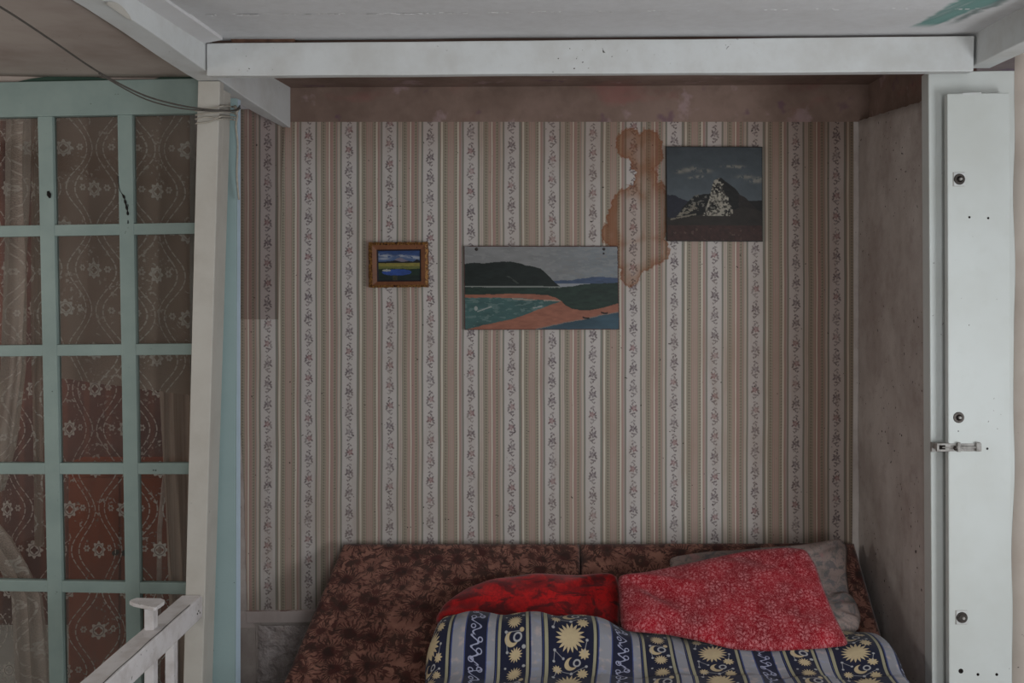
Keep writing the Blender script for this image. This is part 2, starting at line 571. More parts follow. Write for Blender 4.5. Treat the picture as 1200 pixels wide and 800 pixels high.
def b_ceiling():
    p = world_pos(); x, y, z = xyz(p)
    n1 = noise(p, 2.5, 5, .6); n2 = noise(p, 30, 4, .6)
    c = mix(sm(.35, .75, n1) * .4, (214, 214, 216), (190, 187, 185))
    c = mix(sm(.2, .9, n2) * .2, c, (160, 156, 152))
    # smear of teal paint beside the right beam
    cx = 1.275 - (y - 2.94) * .16 + (noise(p, 6, 4, .6) - .5) * .09
    hw = .072 - (y - 2.94) * .10
    f = sm(.012, -.012, abs(x - cx) - hw) * sm(3.36, 3.28, y)
    streak = noise(vec(x * 26 + y * 6, y * 2.0, 0.0), 1.0, 3, .6)
    c = mix(f * sm(.18, .5, streak) * .9, c, mix(streak, (36, 92, 88), (120, 170, 162)))
    f2 = band(x - cx, .058, .085, .012) * sm(3.34, 3.2, y)
    c = mix(f2 * .7, c, (38, 78, 72))
    return {'c': c, 'bump': n1 + n2 * .25, 'bs': .4, 'bd': .006, 'rough': .75}
M['ceiling'] = mat('whitewashed_ceiling_board', b_ceiling)


def b_sofa():
    u, v, _ = xyz(coord('UV'))
    p = vec(u, v, 0.0)
    u = u + (noise(vec(u, v, 3.0), 22, 3) - .5) * .035; v = v + (noise(vec(u, v, 8.0), 22, 3) - .5) * .035
    p = vec(u, v, 0.0)
    f = None
    def bursts(scale, n, off):
        pp = vec(u + off, v + off * .7, 0.0)
        d, pos, c_ = voro(pp, scale, .85)
        # position output is in texture space
        ax, ay, _z = xyz(pos); dx = (u + off) - ax; dy = (v + off * .7) - ay
        r = hyp(dx, dy) * scale; th = atan2(dy, dx)
        rad = .38 + fcos(th * n) * .10 + fcos(th * (n * 2 + 1) + r * 9) * .07
        body = sm(.10, -.06, r - rad)
        lines = .55 + fcos(th * n * 2 + fsin(r * 22) * 1.4) * .45
        return body * fmax(lines, sm(.24, .12, r))
    f = fmax(bursts(6.8, 11, 0.0), bursts(11.0, 9, 3.3) * .9)
    leaf = sm(.50, .56, noise(p, 26, 3, .6, .9))
    sparse = sm(.36, .48, noise(p, 9, 2))
    f = fmin(fmax(f, leaf * sparse * .9), 1.0)
    ground = mix(sm(.3, .7, noise(p, 14, 3)), (142, 98, 84), (112, 72, 62))
    ground = mix(band(fmod((u + v) * 260, 1.0), .1, .5, .1) * .15, ground, (220, 170, 146))
    dk = mix(sm(.35, .65, noise(p, 26, 3)), (62, 24, 22), (36, 22, 19))
    dk = mix(sm(.60, .70, noise(p, 55, 2)) * .45, dk, (96, 54, 42))
    c = mix(f * .93, ground, dk)
    return {'c': c, 'bump': noise(p, 300, 2), 'bs': .25, 'bd': .002, 'rough': .95, 'sheen': .15}
M['sofa'] = mat('brown_floral_upholstery', b_sofa)


def b_redfloral():
    u, v, _ = xyz(coord('UV')); p = vec(u, v, 0.0)
    base = mix(sm(.3, .7, noise(p, 8, 3)), (150, 6, 28), (118, 4, 20))
    a = noise(p, 58, 2, .5, 1.8); b_ = noise(vec(u + 4, v, 0.0), 90, 2, .5, 1.4)
    curl = band(a, .525, .56, .010) + band(b_, .57, .61, .012) * .8
    d, pos, c_ = voro(p, 16, .9)
    ax, ay, _z = xyz(pos); r = hyp(u - ax, v - ay) * 16; th = atan2(v - ay, u - ax)
    fl = band(r, .12, .30, .04) * sm(-.3, .5, fcos(th * 6 + r * 4))
    f = fmin(curl * .75 + fl * .55, 1.0)
    c = mix(f * .6, base, (222, 148, 152))
    c = mix(sm(.60, .7, noise(p, 40, 2)) * .35, c, (150, 10, 28))
    return {'c': c, 'bump': noise(p, 500, 2), 'bs': .15, 'bd': .001, 'rough': .85, 'sheen': .1}
M['redfloral'] = mat('red_print_cotton', b_redfloral)


def b_rose():
    u, v, _ = xyz(coord('UV')); p = vec(u, v, 0.0)
    n = noise(p, 9, 2, .5, 1.2); d, pos, c_ = voro(vec(u + 1.2, v, 0.0), 7.5, 1.0)
    petal = noise(vec(u * 2, v * 1.4, 0.0), 14, 3, .6, 2.0)
    c = mix(sm(.35, .62, n), (122, 2, 7), (182, 5, 10))
    c = mix(band(petal, .5, .6, .04) * .6, c, (120, 0, 8))
    c = mix(sm(.52, .62, noise(vec(u * .8, v * 1.8, 3.0), 9, 4, .65, .8)) * .8, c, (58, 4, 8))
    c = mix(sm(.56, .64, noise(vec(u + 7, v, 0.0), 9, 3, .6)) * .8, c, (70, 4, 10))
    return {'c': c, 'rough': .8, 'sheen': .2}
M['rose'] = mat('crimson_rose_velour', b_rose)


def b_greyp():
    u, v, _ = xyz(coord('UV')); p = vec(u, v, 0.0)
    c = mix(sm(.3, .7, noise(p, 6, 3)), (150, 132, 126), (118, 102, 98))
    a = noise(p, 13, 4, .6, 1.6)
    c = mix(sm(.53, .60, a) * .6, c, (82, 86, 92))
    c = mix(band(noise(vec(u + 5, v, 0.0), 22, 3, .6, 1.4), .52, .57, .02) * .5, c, (90, 94, 90))
    c = mix(sm(.64, .70, noise(vec(u + 2, v, 0.0), 10, 3)) * .5, c, (160, 112, 112))
    return {'c': c, 'rough': .9, 'bump': noise(p, 14, 3), 'bs': .3, 'bd': .01}
M['greyp'] = mat('faded_grey_floral_cotton', b_greyp)


def b_quilt():
    u, v, _ = xyz(coord('UV'))                     # metres along and across
    q = fmod(u / .003, 169.0); y = fmod(v / .0034 + 24, 60.0)
    NV = (20, 24, 48); LG = (138, 138, 145); CR = (150, 145, 120); BL = (60, 72, 120)
    def L(a, w_):   # double cream line with dark and blue outlines
        return [(a, NV), (a + w_ * .16, BL), (a + w_ * .26, NV), (a + w_ * .36, CR), (a + w_ * .64, NV), (a + w_ * .78, BL), (a + w_ * .88, NV)]
    stops = [(0, NV), (11.5, BL), (12.6, LG)] + [(22, NV)] + [(23.6, BL), (24.4, NV), (25.4, CR), (28.6, NV)] + \
        [(58.6, CR), (61.8, NV), (63.4, BL), (64.4, LG)] + [(76, NV), (77.6, BL), (78.4, NV), (79.6, CR), (83.2, NV)] + \
        [(135.0, CR), (138.4, NV), (140.2, BL), (141.4, LG), (155.6, BL), (156.8, NV)]
    c = ramp(q / 169.0, [(a / 169.0, b_) for a, b_ in stops])
    # mottled wash on the pale stripes
    p = vec(u, v, 0.0)
    pale = band(q, 12.6, 22, .2) + band(q, 64.4, 76, .2) + band(q, 141.4, 155.6, .2)
    c = mix(pale * sm(.5, .72, noise(p, 30, 3)) * .45, c, (196, 172, 160))
    c = mix(pale * sm(.55, .72, noise(vec(u + 3, v, 0.0), 22, 3)) * .4, c, (136, 150, 186))
    def sun(cx, cy, r0, r1, n):
        out = None
        for oy in (0.0,):
            dy = fmod(y - cy + 30, 60.0) - 30; dx = q - cx
            th = atan2(dy, dx); r = hyp(dx, dy)
            tri = abs(fmod(th * (n / (2 * math.pi)), 1.0) - .5) * 2      # 0..1
            rad = r0 + (r1 - r0) * tri
            m_ = sm(.5, -.5, r - rad)
            out = m_
        return out
    def disk(cx, cy, r_, sx_=1.0):
        dy = fmod(y - cy + 30, 60.0) - 30; dx = (q - cx) * sx_
        return sm(.5, -.5, hyp(dx, dy) - r_)
    def rng(cx, cy, r_, t_):
        dy = fmod(y - cy + 30, 60.0) - 30; dx = q - cx
        return sm(.4, -.4, abs(hyp(dx, dy) - r_) - t_)
    def moon(cx, cy, r_):
        return fmax(disk(cx, cy, r_) - disk(cx + r_ * .42, cy - r_ * .25, r_ * .78), 0.0)
    def line(x0, y0, x1, y1, t_=.35):
        dy = fmod(y - y0 + 30, 60.0) - 30; dx = q - x0
        ex, ey = x1 - x0, y1 - y0; ll = math.hypot(ex, ey); ex /= ll; ey /= ll
        al = dx * ex + dy * ey; pe = dx * ey - dy * ex
        return sm(t_ + .3, t_ - .3, abs(pe)) * band(al, 0, ll, .4)
    Sn = (178, 158, 128); Pl = (180, 176, 164); Sil = (146, 148, 166)
    wd = 109.0
    g = fmax(sun(wd, 30, 9.8, 17, 18), sun(wd - 15, 6, 3.4, 6, 10))
    g = fmax(g, sun(wd + 15, 12, 4.2, 7, 10)); g = fmax(g, sun(wd + 16, 48, 4, 6.5, 9))
    g = fmax(g, sun(45.5, 12, 4.7, 9.2, 16)); g = fmax(g, sun(46.5, 49, 4.4, 8.2, 14))
    g = fmax(g, moon(wd + 1, 59, 7.5)); g = fmax(g, fmax(moon(42, 32, 8), disk(54, 24, 2.6)))
    c = mix(g, c, mix(noise(p, 60, 2), Sn, (196, 178, 140)))
    s_ = fmax(rng(wd + 8, 58, 3.6, .9), rng(49, 31, 4.2, 1.0))
    for (dx_, dy_, rr) in ((wd - 19, 19, 1.8), (wd + 2, 11, 1.8), (wd + 19, 2, 1.6), (wd - 18, 44, 1.6), (wd - 8, 52, 1.4), (wd + 19, 33, 1.5), (35.5, 24, 1.7), (37, 45, 1.5), (56, 42, 2.2), (35, 2, 1.3), (56, 3, 1.8), (wd - 19, 56, 1.4)):
        s_ = fmax(s_, disk(dx_, dy_, rr))
    for l_ in ((wd - 19, 19, wd - 15, 7), (wd + 2, 11, wd + 19, 2), (wd + 2, 11, wd - 14, 6), (35.5, 24, 53, 25), (35.5, 24, 37, 45), (wd - 18, 44, wd - 8, 52), (wd - 18, 44, wd - 19, 56), (wd + 19, 33, wd + 16, 47)):
        s_ = fmax(s_, line(*l_) * .8)
    c = mix(s_, c, mix(.5, Pl, Sil))
    # zodiac-like scrawl in the narrow stripe
    qq = fmod(u / .003 + 20, 169.0) - 20
    # (centre of stripe at qq == 0)
    sq = qq + (noise(p, 70, 1) - .5) * 2.0
    y2 = y
    curve1 = fsin(y2 * (2 * math.pi / 15)) * 5.5 + fsin(y2 * (2 * math.pi / 60) * 3) * 2
    curve2 = fcos(y2 * (2 * math.pi / 12)) * 4.0 - 1
    k1 = sm(1.5, .8, abs(sq - curve1)); k2 = sm(1.7, .9, abs(sq - curve2))
    z1 = band(y2, 0, 29, 1.0); scr = fmax(k1 * z1, k2 * (1 - z1))
    for e in ((-5, 8, 2.6), (5, 5, 3.0), (-4, 20, 2.4), (4, 45, 3.0), (-5, 55, 2.8), (5, 33, 2.4)):
        dy = fmod(y - e[1] + 30, 60.0) - 30; dx = qq - e[0]
        scr = fmax(scr, sm(.9, .3, abs(hyp(dx, dy) - e[2])))
    scr = scr * sm(10.8, 9.8, abs(qq))
    c = mix(scr * .9, c, (162, 164, 190))
    # plain slate border along the hem
    c = mix(sm(-.315, -.325, u), c, (100, 114, 124))
    return {'c': c, 'rough': .85, 'bump': noise(p, 25, 3), 'bs': .25, 'bd': .006, 'sheen': .1}
M['quilt'] = mat('navy_celestial_striped_cotton', b_quilt)


def lace(name, base_cov, pat_cov, c1, c2, sx_=1.0, tr=.45):
    def b():
        u, v, _ = xyz(coord('UV'))                 # metres
        W_, H_ = .26, .32                           # ogee cell
        wob = (noise(vec(u, v, 0.0), 7, 2) - .5) * .012
        uu = u + wob
        def cell(du, dv, w0, h0):
            a = fmod(uu + du, w0) - w0 / 2; b_ = fmod(v + dv, h0) - h0 / 2
            return a, b_
        def flower(a, b_, r_, n):
            r = hyp(a, b_); th = atan2(b_, a)
            rad = r_ * (1 + .0) + fcos(th * n) * (r_ * .16)
            outer = sm(.0012, -.0012, r - rad)
            hole = sm(.0012, -.0012, r - r_ * .42 - fcos(th * 4) * r_ * .08)
            pet = sm(.35, .6, abs(fcos(th * (n / 2.0)))) * .0
            return fmax(outer - hole - band(r, r_ * .60, r_ * .72, r_ * .05) * .7, 0.0)
        f = None
        for (du, dv) in ((0, 0), (W_ / 2, H_ / 2)):
            a, b_ = cell(du, dv, W_, H_)
            x_ = flower(a, b_, .030, 8)
            f = x_ if f is None else fmax(f, x_)
            for sgn in (-1, 1):
                f = fmax(f, flower(a - sgn * .058, b_ + .006, .012, 6))
        # ogee ribs
        for (du, dv, amp) in ((0, 0, .050), (W_ / 2, H_ / 2, .050)):
            a, b_ = cell(du, dv, W_, H_)
            prof = fcos(b_ * (2 * math.pi / H_)) * amp + amp
            prof = prof * .8 + .010
            dotted = sm(-.95, -.6, fsin(b_ * 260))
            f = fmax(f, sm(.0034, .0018, abs(abs(a) - prof)) * dotted * .85 * sm(.035, .045, hyp(a, b_)))
        # leaf sprays
        sp = sm(.58, .63, noise(vec(u, v, 0.0), 62, 2, .5, .6)) * sm(.50, .60, noise(vec(u, v + 3, 0.0), 9, 2))
        f = fmin(fmax(f, sp * .75), 1.0)
        net = sm(.35, .65, noise(vec(u, v, 0.0), 420, 1)) * .5 + .5
        cov = fmin(f * pat_cov + net * base_cov, 1.0)
        n = noise(vec(u, v, 0.0), 5, 3)
        cc = mix(f * .9, mix(n, c1, c2), (252, 246, 240))
        return {'c': cc, 'cover': cov, 'trans': tr, 'rough': .9}
    return mat(name, b)


M['lace'] = lace('white_lace_net', .13, .85, (236, 220, 210), (214, 196, 188))
M['lace_dense'] = lace('cream_lace_valance', 1.1, .8, (214, 192, 178), (180, 160, 148))
M['lace_fold'] = lace('bunched_lace', 1.1, .5, (240, 226, 216), (214, 196, 186))


def b_gauze():
    u, v, _ = xyz(coord('UV'))
    n = noise(vec(u * 60, v * 1.5, 0.0), 1.0, 4, .6); n2 = noise(vec(u * 14, v * .6, 2.0), 1.0, 3)
    c = mix(sm(.3, .7, n), (216, 196, 182), (178, 156, 144))
    c = mix(sm(.45, .7, n2) * .5, c, (226, 200, 180))
    return {'c': c, 'cover': sm(.1, .6, n) * .2 + .68, 'trans': .45}
M['gauze'] = mat('brown_reflection_gauze', b_gauze)


def b_darkroom():
    x, y, z = xyz(world_pos())
    n = noise(vec(x, y, z), 3, 4, .6); s = band(fmod(x * 9, 1.0), .1, .35, .06)
    c = mix(sm(.3, .7, n), (104, 64, 58), (78, 48, 46)); c = mix(s * .25, c, (156, 98, 82))
    return {'c': c, 'rough': .9}
M['darkroom'] = mat('dark_red_brown_wall', b_darkroom)
M['orange_wood'] = mat('orange_brown_varnish', lambda: {'c': mix(noise(vec(xyz(world_pos())[0] * 12, 0.0, xyz(world_pos())[2] * 2), 2, 3), (190, 98, 66), (140, 66, 46)), 'rough': .45})
M['pale_stick'] = painted('pale_pink_reflection', (206, 180, 170), (150, 120, 110), amt=.6, sc_=30)
M['green_smear'] = painted('dark_green_paint', (38, 62, 52), (58, 78, 66), amt=.6, sc_=14)
M['grey_cloth'] = mat('grey_cloth', lambda: {'c': mix(noise(world_pos(), 9, 4), (110, 100, 98), (84, 74, 74)), 'rough': .9})
M['wire'] = mat('grey_cable_sheath', lambda: {'c': mix(noise(world_pos(), 30, 2), (66, 62, 58), (96, 90, 84)), 'rough': .6})
M['cord'] = mat('cream_cord', lambda: {'c': mix(noise(world_pos(), 60, 2), (186, 180, 168), (140, 132, 122)), 'rough': .9})
M['mattress'] = mat('dark_mattress_ticking', lambda: {'c': mix(noise(world_pos(), 12, 3), (58, 40, 40), (38, 28, 30)), 'rough': .95})


def b_glass():
    return {'c': (255, 255, 255)}
mg = bpy.data.materials.new('thin_window_glass'); mg.use_nodes = True
nt = mg.node_tree; nt.nodes.clear(); X.nt = nt
out = nt.nodes.new('ShaderNodeOutputMaterial'); tr = nt.nodes.new('ShaderNodeBsdfTransparent'); gl = nt.nodes.new('ShaderNodeBsdfGlossy')
tr.inputs[0].default_value = (.90, .92, .91, 1); gl.inputs['Roughness'].default_value = .03
fr = nt.nodes.new('ShaderNodeFresnel'); fr.inputs[0].default_value = 1.5
mx = nt.nodes.new('ShaderNodeMixShader')
nt.links.new((X(fr.outputs[0]) * 1.2 + .02).v, mx.inputs[0]); nt.links.new(tr.outputs[0], mx.inputs[1]); nt.links.new(gl.outputs[0], mx.inputs[2])
nt.links.new(mx.outputs[0], out.inputs[0])
M['glass'] = mg

mp = bpy.data.materials.new('oil_paint'); mp.use_nodes = True
nt = mp.node_tree; X.nt = nt; bs = nt.nodes['Principled BSDF']
at = nt.nodes.new('ShaderNodeAttribute'); at.attribute_name = 'paint'
nt.links.new(at.outputs['Color'], bs.inputs['Base Color']); bs.inputs['Roughness'].default_value = .5
bs.inputs['Specular IOR Level'].default_value = .25
M['paint'] = mp

# ------------------------------------------------------------------ room shell
CEIL_L, CEIL_R = EYE + .806, EYE + .822
D2 = 4.35


def cz(x): return CEIL_L + (x + 1.216) / 2.65 * (CEIL_R - CEIL_L)


tag(box('floor', -3.6, 2.5, -1.7, 5.4, -.08, 0, M['floor'], bevel=0), 'pale floor under the bed alcove and landing', 'floor', kind='structure')

# main ceiling: two whitewashed boards meeting at a rough seam
cl = empty('ceiling', (0, 2.0, CEIL_L), 'whitewashed board ceiling with a rough seam and a teal paint smear', 'ceiling', kind='structure')
def ceil_part(name, y0, y1, dz=0.0, m='ceiling'):
    n = 40; m_ = 24
    xs = np.linspace(-1.25, 2.42, n); ys = np.linspace(y0, y1, m_)
    gx, gy = np.meshgrid(xs, ys)
    gz = np.vectorize(cz)(gx) + dz
    for i in range(m_):
        for j in range(n):
            gz[i, j] += .004 * mnoise.noise(Vector((gx[i, j] * 2.2, gy[i, j] * 2.2, 0)))
    return grid_obj(name, np.stack([gx, gy, gz], -1), M[m], cl, solid=0)
ceil_part('ceiling_panel', -1.7, 3.10)
ceil_part('ceiling_panel', 3.10, 3.46, .003)
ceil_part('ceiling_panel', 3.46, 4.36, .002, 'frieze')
box('ceiling_backing', -1.25, 2.42, -1.7, 4.36, CEIL_R + .03, CEIL_R + .05, M['ceil'], cl, bevel=0)
# rough plaster seam
rnd = random.Random(5)
vs, fs = [], []
x = -1.1
while x < 1.42:
    w_ = rnd.uniform(.004, .022); h_ = rnd.uniform(.0005, .002); d_ = rnd.uniform(.002, .007)
    y0 = 3.10 + rnd.uniform(-.008, .008) - .012 * math.sin(x * 1.6)
    z0 = cz(x) + .004
    b = len(vs)
    for (a, c, e) in ((0, -1, 0), (1, -1, 0), (1, 1, 0), (0, 1, 0), (.2, -.5, 1), (.8, -.5, 1), (.8, .5, 1), (.2, .5, 1)):
        vs.append((x + a * w_, y0 + c * d_, z0 - .004 - e * h_))
    fs += [tuple(b + i for i in f) for f in BOXF]
    x += w_ * rnd.uniform(.6, 1.8) + (rnd.uniform(.02, .09) if rnd.random() < .12 else 0)
mesh_obj('seam_plaster', vs, fs, M['ceil'], cl)['kind'] = 'stuff'
# narrow strip of board beside the left beam
vtrim = [(-1.216, -1.7, CEIL_L - .02), (-1.152, -1.7, CEIL_L - .008), (-1.152, -1.7, CEIL_L + .01), (-1.216, -1.7, CEIL_L + .01),
         (-1.216, 3.41, CEIL_L - .02), (-1.152, 3.41, CEIL_L - .008), (-1.152, 3.41, CEIL_L + .01), (-1.216, 3.41, CEIL_L + .01)]
mesh_obj('edge_strip', vtrim, BOXF, M['ceil'], cl, bevel=.002)

# lower brown ceiling over the landing, left of the beam
nl = 40
gx, gy = np.meshgrid(np.linspace(-3.6, -1.30, nl), np.linspace(-1.7, 3.80, nl))
gz = np.full_like(gx, EYE + .742)
for i in range(nl):
    for j in range(nl):
        gz[i, j] += .012 * mnoise.noise(Vector((gx[i, j] * 1.6, gy[i, j] * 1.6, 3.0)))
lc = grid_obj('ceiling_low', np.stack([gx, gy, gz], -1), M['lceil'], None, loc=(0, 0, 0), solid=.01)
tag(lc, 'low brownish stained ceiling above the glazed partition', 'ceiling', kind='structure')

# back wall: plaster body, frieze, wallpaper sheets, picture-rail board, rough plaster below
wb = empty('wall_back', (0, D2, 0), 'alcove back wall with striped floral wallpaper and a brown water stain', 'wall', kind='structure')
box('wall_body', -1.6, 1.45, D2, D2 + .12, 0, 2.70, M['plaster'], wb, bevel=0)
xs = np.linspace(-1.22, 1.40, 90); zs = np.linspace(EYE + .66, EYE + .84, 14)
gx, gz = np.meshgrid(xs, zs)
gy = np.full_like(gx, D2 - .006)
for i in range(gx.shape[0]):
    for j in range(gx.shape[1]):
        gy[i, j] += .004 * mnoise.noise(Vector((gx[i, j] * 5, gz[i, j] * 5, 1)))
grid_obj('frieze_plaster', np.stack([gx, gy, gz], -1), M['frieze'], wb)


def sheet(name, outline, d, m, parent, warp=.0015, n=(60, 50)):
    """paper sheet: outline rows [(py, xl, xr)] stuck to the wall, faint waves"""
    ys = np.array([o[0] for o in outline], float); xl = [o[1] for o in outline]; xr = [o[2] for o in outline]
    rows = np.linspace(ys[0], ys[-1], n[1])
    pts = np.zeros((n[1], n[0], 3))
    for i, yy in enumerate(rows):
        a, b_ = np.interp(yy, ys, xl), np.interp(yy, ys, xr)
        jl = mnoise.noise(Vector((yy * .11, 0, 0))) * 1.2
        for j, t in enumerate(np.linspace(0, 1, n[0])):
            xx = a + (b_ - a) * t + jl * (1 - t)
            p = P(xx, yy, D2)
            p.y = d - abs(mnoise.noise(Vector((xx * .02, yy * .012, 7)))) * warp
            pts[i, j] = p
    return grid_obj(name, pts, m, parent)


sheet('wallpaper_sheet', [(140, 270, 1000), (400, 276, 1000), (560, 286, 999), (715, 290, 998), (716, 290, 998)], D2 - .003, M['paper'], wb, n=(200, 140))
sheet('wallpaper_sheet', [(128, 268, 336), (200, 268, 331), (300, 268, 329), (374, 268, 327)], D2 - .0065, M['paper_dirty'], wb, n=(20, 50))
# board under the paper and plaster below it
slab('dado_board', [(288, 716), (470, 714), (470, 728), (289, 730)], D2 - .014, .013, M['skirt'], wb, bevel=.002)
slab('corner_strip', [(262, 716), (288, 716), (300, 735), (262, 735)], D2 - .006, .005, M['skirt'], wb, bevel=.001)
slab('corner_strip', [(262, 735), (299, 735), (303, 905), (262, 905)], D2 - .008, .007, M['plaster'], wb, bevel=.001)
pts = np.zeros((60, 70, 3))
for i, yy in enumerate(np.linspace(731, 900, 60)):
    for j, xx in enumerate(np.linspace(303, 520, 70)):
        p = P(xx, yy, D2)
        v3 = Vector((xx * .09, yy * .09, 0))
        edge = min(1, (xx - 303 + mnoise.noise(v3 * .8) * 3) / 4)
        p.y = D2 - .004 - .014 * max(edge, 0) - .006 * mnoise.fractal(v3, 1, 2, 4)
        pts[i, j] = p
rp = grid_obj('rough_plaster', pts, M['rough'], wb)

# alcove left wall (behind post)
wl_ = [(-1.405, 3.79, 0), (-1.385, 3.79, 0), (-1.385, 3.79, 2.6), (-1.405, 3.79, 2.6), (-1.475, D2, 0), (-1.455, D2, 0), (-1.455, D2, 2.6), (-1.475, D2, 2.6)]
tag(mesh_obj('wall_left', wl_, BOXF, M['plaster']), 'thin alcove side wall hidden behind the leaning white post', 'wall', kind='structure')

# alcove right wall: thick plaster up to a ragged ledge, thinner above
wr = empty('wall_right', (1.30, 3.9, 0), 'grey plaster side wall of the alcove, speckled with dark holes', 'wall', kind='structure')
box('wall_body', 1.352, 1.50, 3.575, D2 + .1, 0, 2.70, M['frieze'], wr, bevel=0)
nn, mm = 70, 46
pts = np.zeros((nn + 1, mm + 1, 3))
for i in range(nn + 1):
    for j in range(mm + 1):
        t = j / mm; yy = 3.545 + (D2 - .004 - 3.545) * t
        top = EYE + .615 + (.665 - .615) * t + .006 * mnoise.noise(Vector((t * 18, 0, 0)))
        z = top * min(i, nn - 1) / (nn - 1)
        x = (1.318 - .0062 * z) * (1 - t) + 1.308 * t + .004 * mnoise.noise(Vector((yy * 5, z * 3, 9))) + .002 * mnoise.noise(Vector((yy * 22, z * 16, 4)))
        if i == nn: x = 1.353; z = top + .002
        pts[i, j] = (x, yy, z)
grid_obj('plaster_coat', pts, M['plaster'], wr, smooth=False)

# other walls of the room (light has to bounce off something real)
tag(box('wall_rear', -3.6, 2.5, -1.82, -1.7, 0, 2.75, M['room'], bevel=0), 'plain wall at the near end of the room', 'wall', kind='structure')
tag(box('wall_landing', -3.72, -3.6, -1.7, 5.4, 0, 2.75, M['room'], bevel=0), 'far left wall of the landing beyond the railing', 'wall', kind='structure')
ws = empty('wall_window_side', (2.42, 1, 0), 'side wall with the window that lights the alcove', 'wall', kind='structure')
box('wall_body', 2.42, 2.54, -1.7, .45, 0, 2.75, M['room'], ws, bevel=0)
box('wall_body', 2.42, 2.54, 1.85, 3.6, 0, 2.75, M['room'], ws, bevel=0)
box('wall_body', 2.42, 2.54, .45, 1.85, 0, .5, M['room'], ws, bevel=0)
box('wall_body', 2.42, 2.54, .45, 1.85, 1.7, 2.75, M['room'], ws, bevel=0)
wn = empty('window_2', (2.48, 1.15, .5), 'daylit window in the side wall of the room', 'window', kind='structure')
for y0, y1, z0, z1 in ((.45, .5, .5, 1.7), (1.8, 1.85, .5, 1.7), (.5, 1.8, .5, .56), (.5, 1.8, 1.64, 1.7), (1.13, 1.17, .56, 1.64)):
    box('window_frame', 2.44, 2.50, y0, y1, z0, z1, M['beam'], wn)
tag(box('wall_room_behind', -3.6, -1.46, 5.10, 5.22, 0, 2.75, M['darkroom'], bevel=0), 'dark reddish brown wall seen through the lace', 'wall', kind='structure')
tag(box('wall_room_side', -1.60, -1.48, 4.48, 5.10, 0, 2.75, M['darkroom'], bevel=0), 'side wall of the dark room behind the lace', 'wall', kind='structure')
tag(box('ceiling_rear', -3.6, -1.46, 3.80, 5.22, EYE + .78, EYE + .82, M['lceil'], bevel=0), 'ceiling of the dark room behind the partition', 'ceiling', kind='structure')

# ------------------------------------------------------------------ beams, post, pillar
def beam(name, v8, label, m=M['beam'], nseg=40, amp=.004, seed=0):
    o = rough_bar(name, v8, m, nseg, amp, 3.0, seed=seed)
    tag(o, label, 'beam', kind='structure')
    return o

# cross beam: first->second corner runs along X
a = P(242, 89, 3.42); b = P(1141, 83.5, 3.42); c = P(1142, 42, 3.42); d = P(241.5, 50.5, 3.42)
t = Vector((0, .045, 0))
cb = beam('ceiling_beam', [a, b, c, d, a + t, b + t, c + t, d + t], 'white painted cross beam spanning the top of the alcove', nseg=60, amp=.0025, seed=2)
# packing strip in the gap on its left
slab('trim_1', [(270, 44.8), (345, 44.8), (345, 49.5), (272, 50)], 3.44, .03, M['darkwood'], bevel=.001)
tag(bpy.data.objects['trim_1'], 'strip of bare brown wood in the gap above the cross beam', 'trim', kind='structure')
# left beam, running into the room
xb0, xb1 = -1.300, -1.216
def bz(y): return EYE + np.interp(y, [-1.7, 2.7, 3.56, 4.34], [.745, .727, .690, .634])
v8 = [(xb0, -1.7, bz(-1.7)), (xb0, 4.343, bz(4.34)), (xb0, 4.343, CEIL_L + .03), (xb0, -1.7, CEIL_L + .03),
      (xb1, -1.7, bz(-1.7)), (xb1, 4.343, bz(4.34)), (xb1, 4.343, CEIL_L + .03), (xb1, -1.7, CEIL_L + .03)]
lb = beam('ceiling_beam', v8, 'white painted beam at left with flaking lower edge, running over the leaning post', nseg=90, amp=.005, seed=7)
for v_ in lb.data.vertices:          # the old beam bends and sags
    g_ = v_.co + lb.location
    if g_.z < EYE + .76: v_.co.z += bz(g_.y) - (EYE + .745 + (.634 - .745) * (g_.y + 1.7) / 6.043)
    if g_.y > 3.5: v_.co.x += (g_.y - 3.5) / .84 * (.046 if g_.x > -1.26 else .092)
# right beam
v8 = [(1.436, -1.7, EYE + .69), (1.436, 3.495, EYE + .718), (1.436, 3.495, CEIL_R + .03), (1.436, -1.7, CEIL_R + .03),
      (1.515, -1.7, EYE + .69), (1.515, 3.495, EYE + .718), (1.515, 3.495, CEIL_R + .03), (1.515, -1.7, CEIL_R + .03)]
beam('ceiling_beam', v8, 'white painted beam at right with shaded side, above the bolted white board', nseg=60, amp=.003, seed=11)
# peeled flap of paint on the left beam
pts = np.zeros((8, 20, 3))
for j in range(20):
    t_ = j / 19; yy = 2.66 + t_ * .16
    hgt = .020 * math.sin(math.pi * t_) ** .7
    for i in range(8):
        s = i / 7
        pts[i, j] = (xb1 + .001 + .006 * math.sin(s * math.pi * .6), yy, bz(yy) - .006 + hgt * s)
fl = grid_obj('peeling_paint', pts, M['post'], lb)

# post
pf = [P(212, 910, 3.56), P(234, 910, 3.56), P(258, 94, 3.56), P(232, 94, 3.56)]
pf[0].z = pf[1].z = 0; pf[2].z = pf[3].z = EYE + .687
pb = [q + Vector((0, .045, 0)) for q in pf]
post = hexa('trim_2', pf + pb, M['post'], bevel=.003)
tag(post, 'cream painted post leaning left, standing between partition and alcove', 'post', kind='structure')
# shorter stud behind it, set a little back from the beam
q_ = [P(216, 905, 3.61), P(237.5, 905, 3.61), P(262.5, 105, 3.61), P(238, 105, 3.61)]
q_[0].z = q_[1].z = 0
lath = hexa('trim_5', q_ + [v_ + Vector((0, .078, 0)) for v_ in q_], M['post'], bevel=.003)
tag(lath, 'shorter cream stud directly behind the leaning post', 'post', kind='structure')

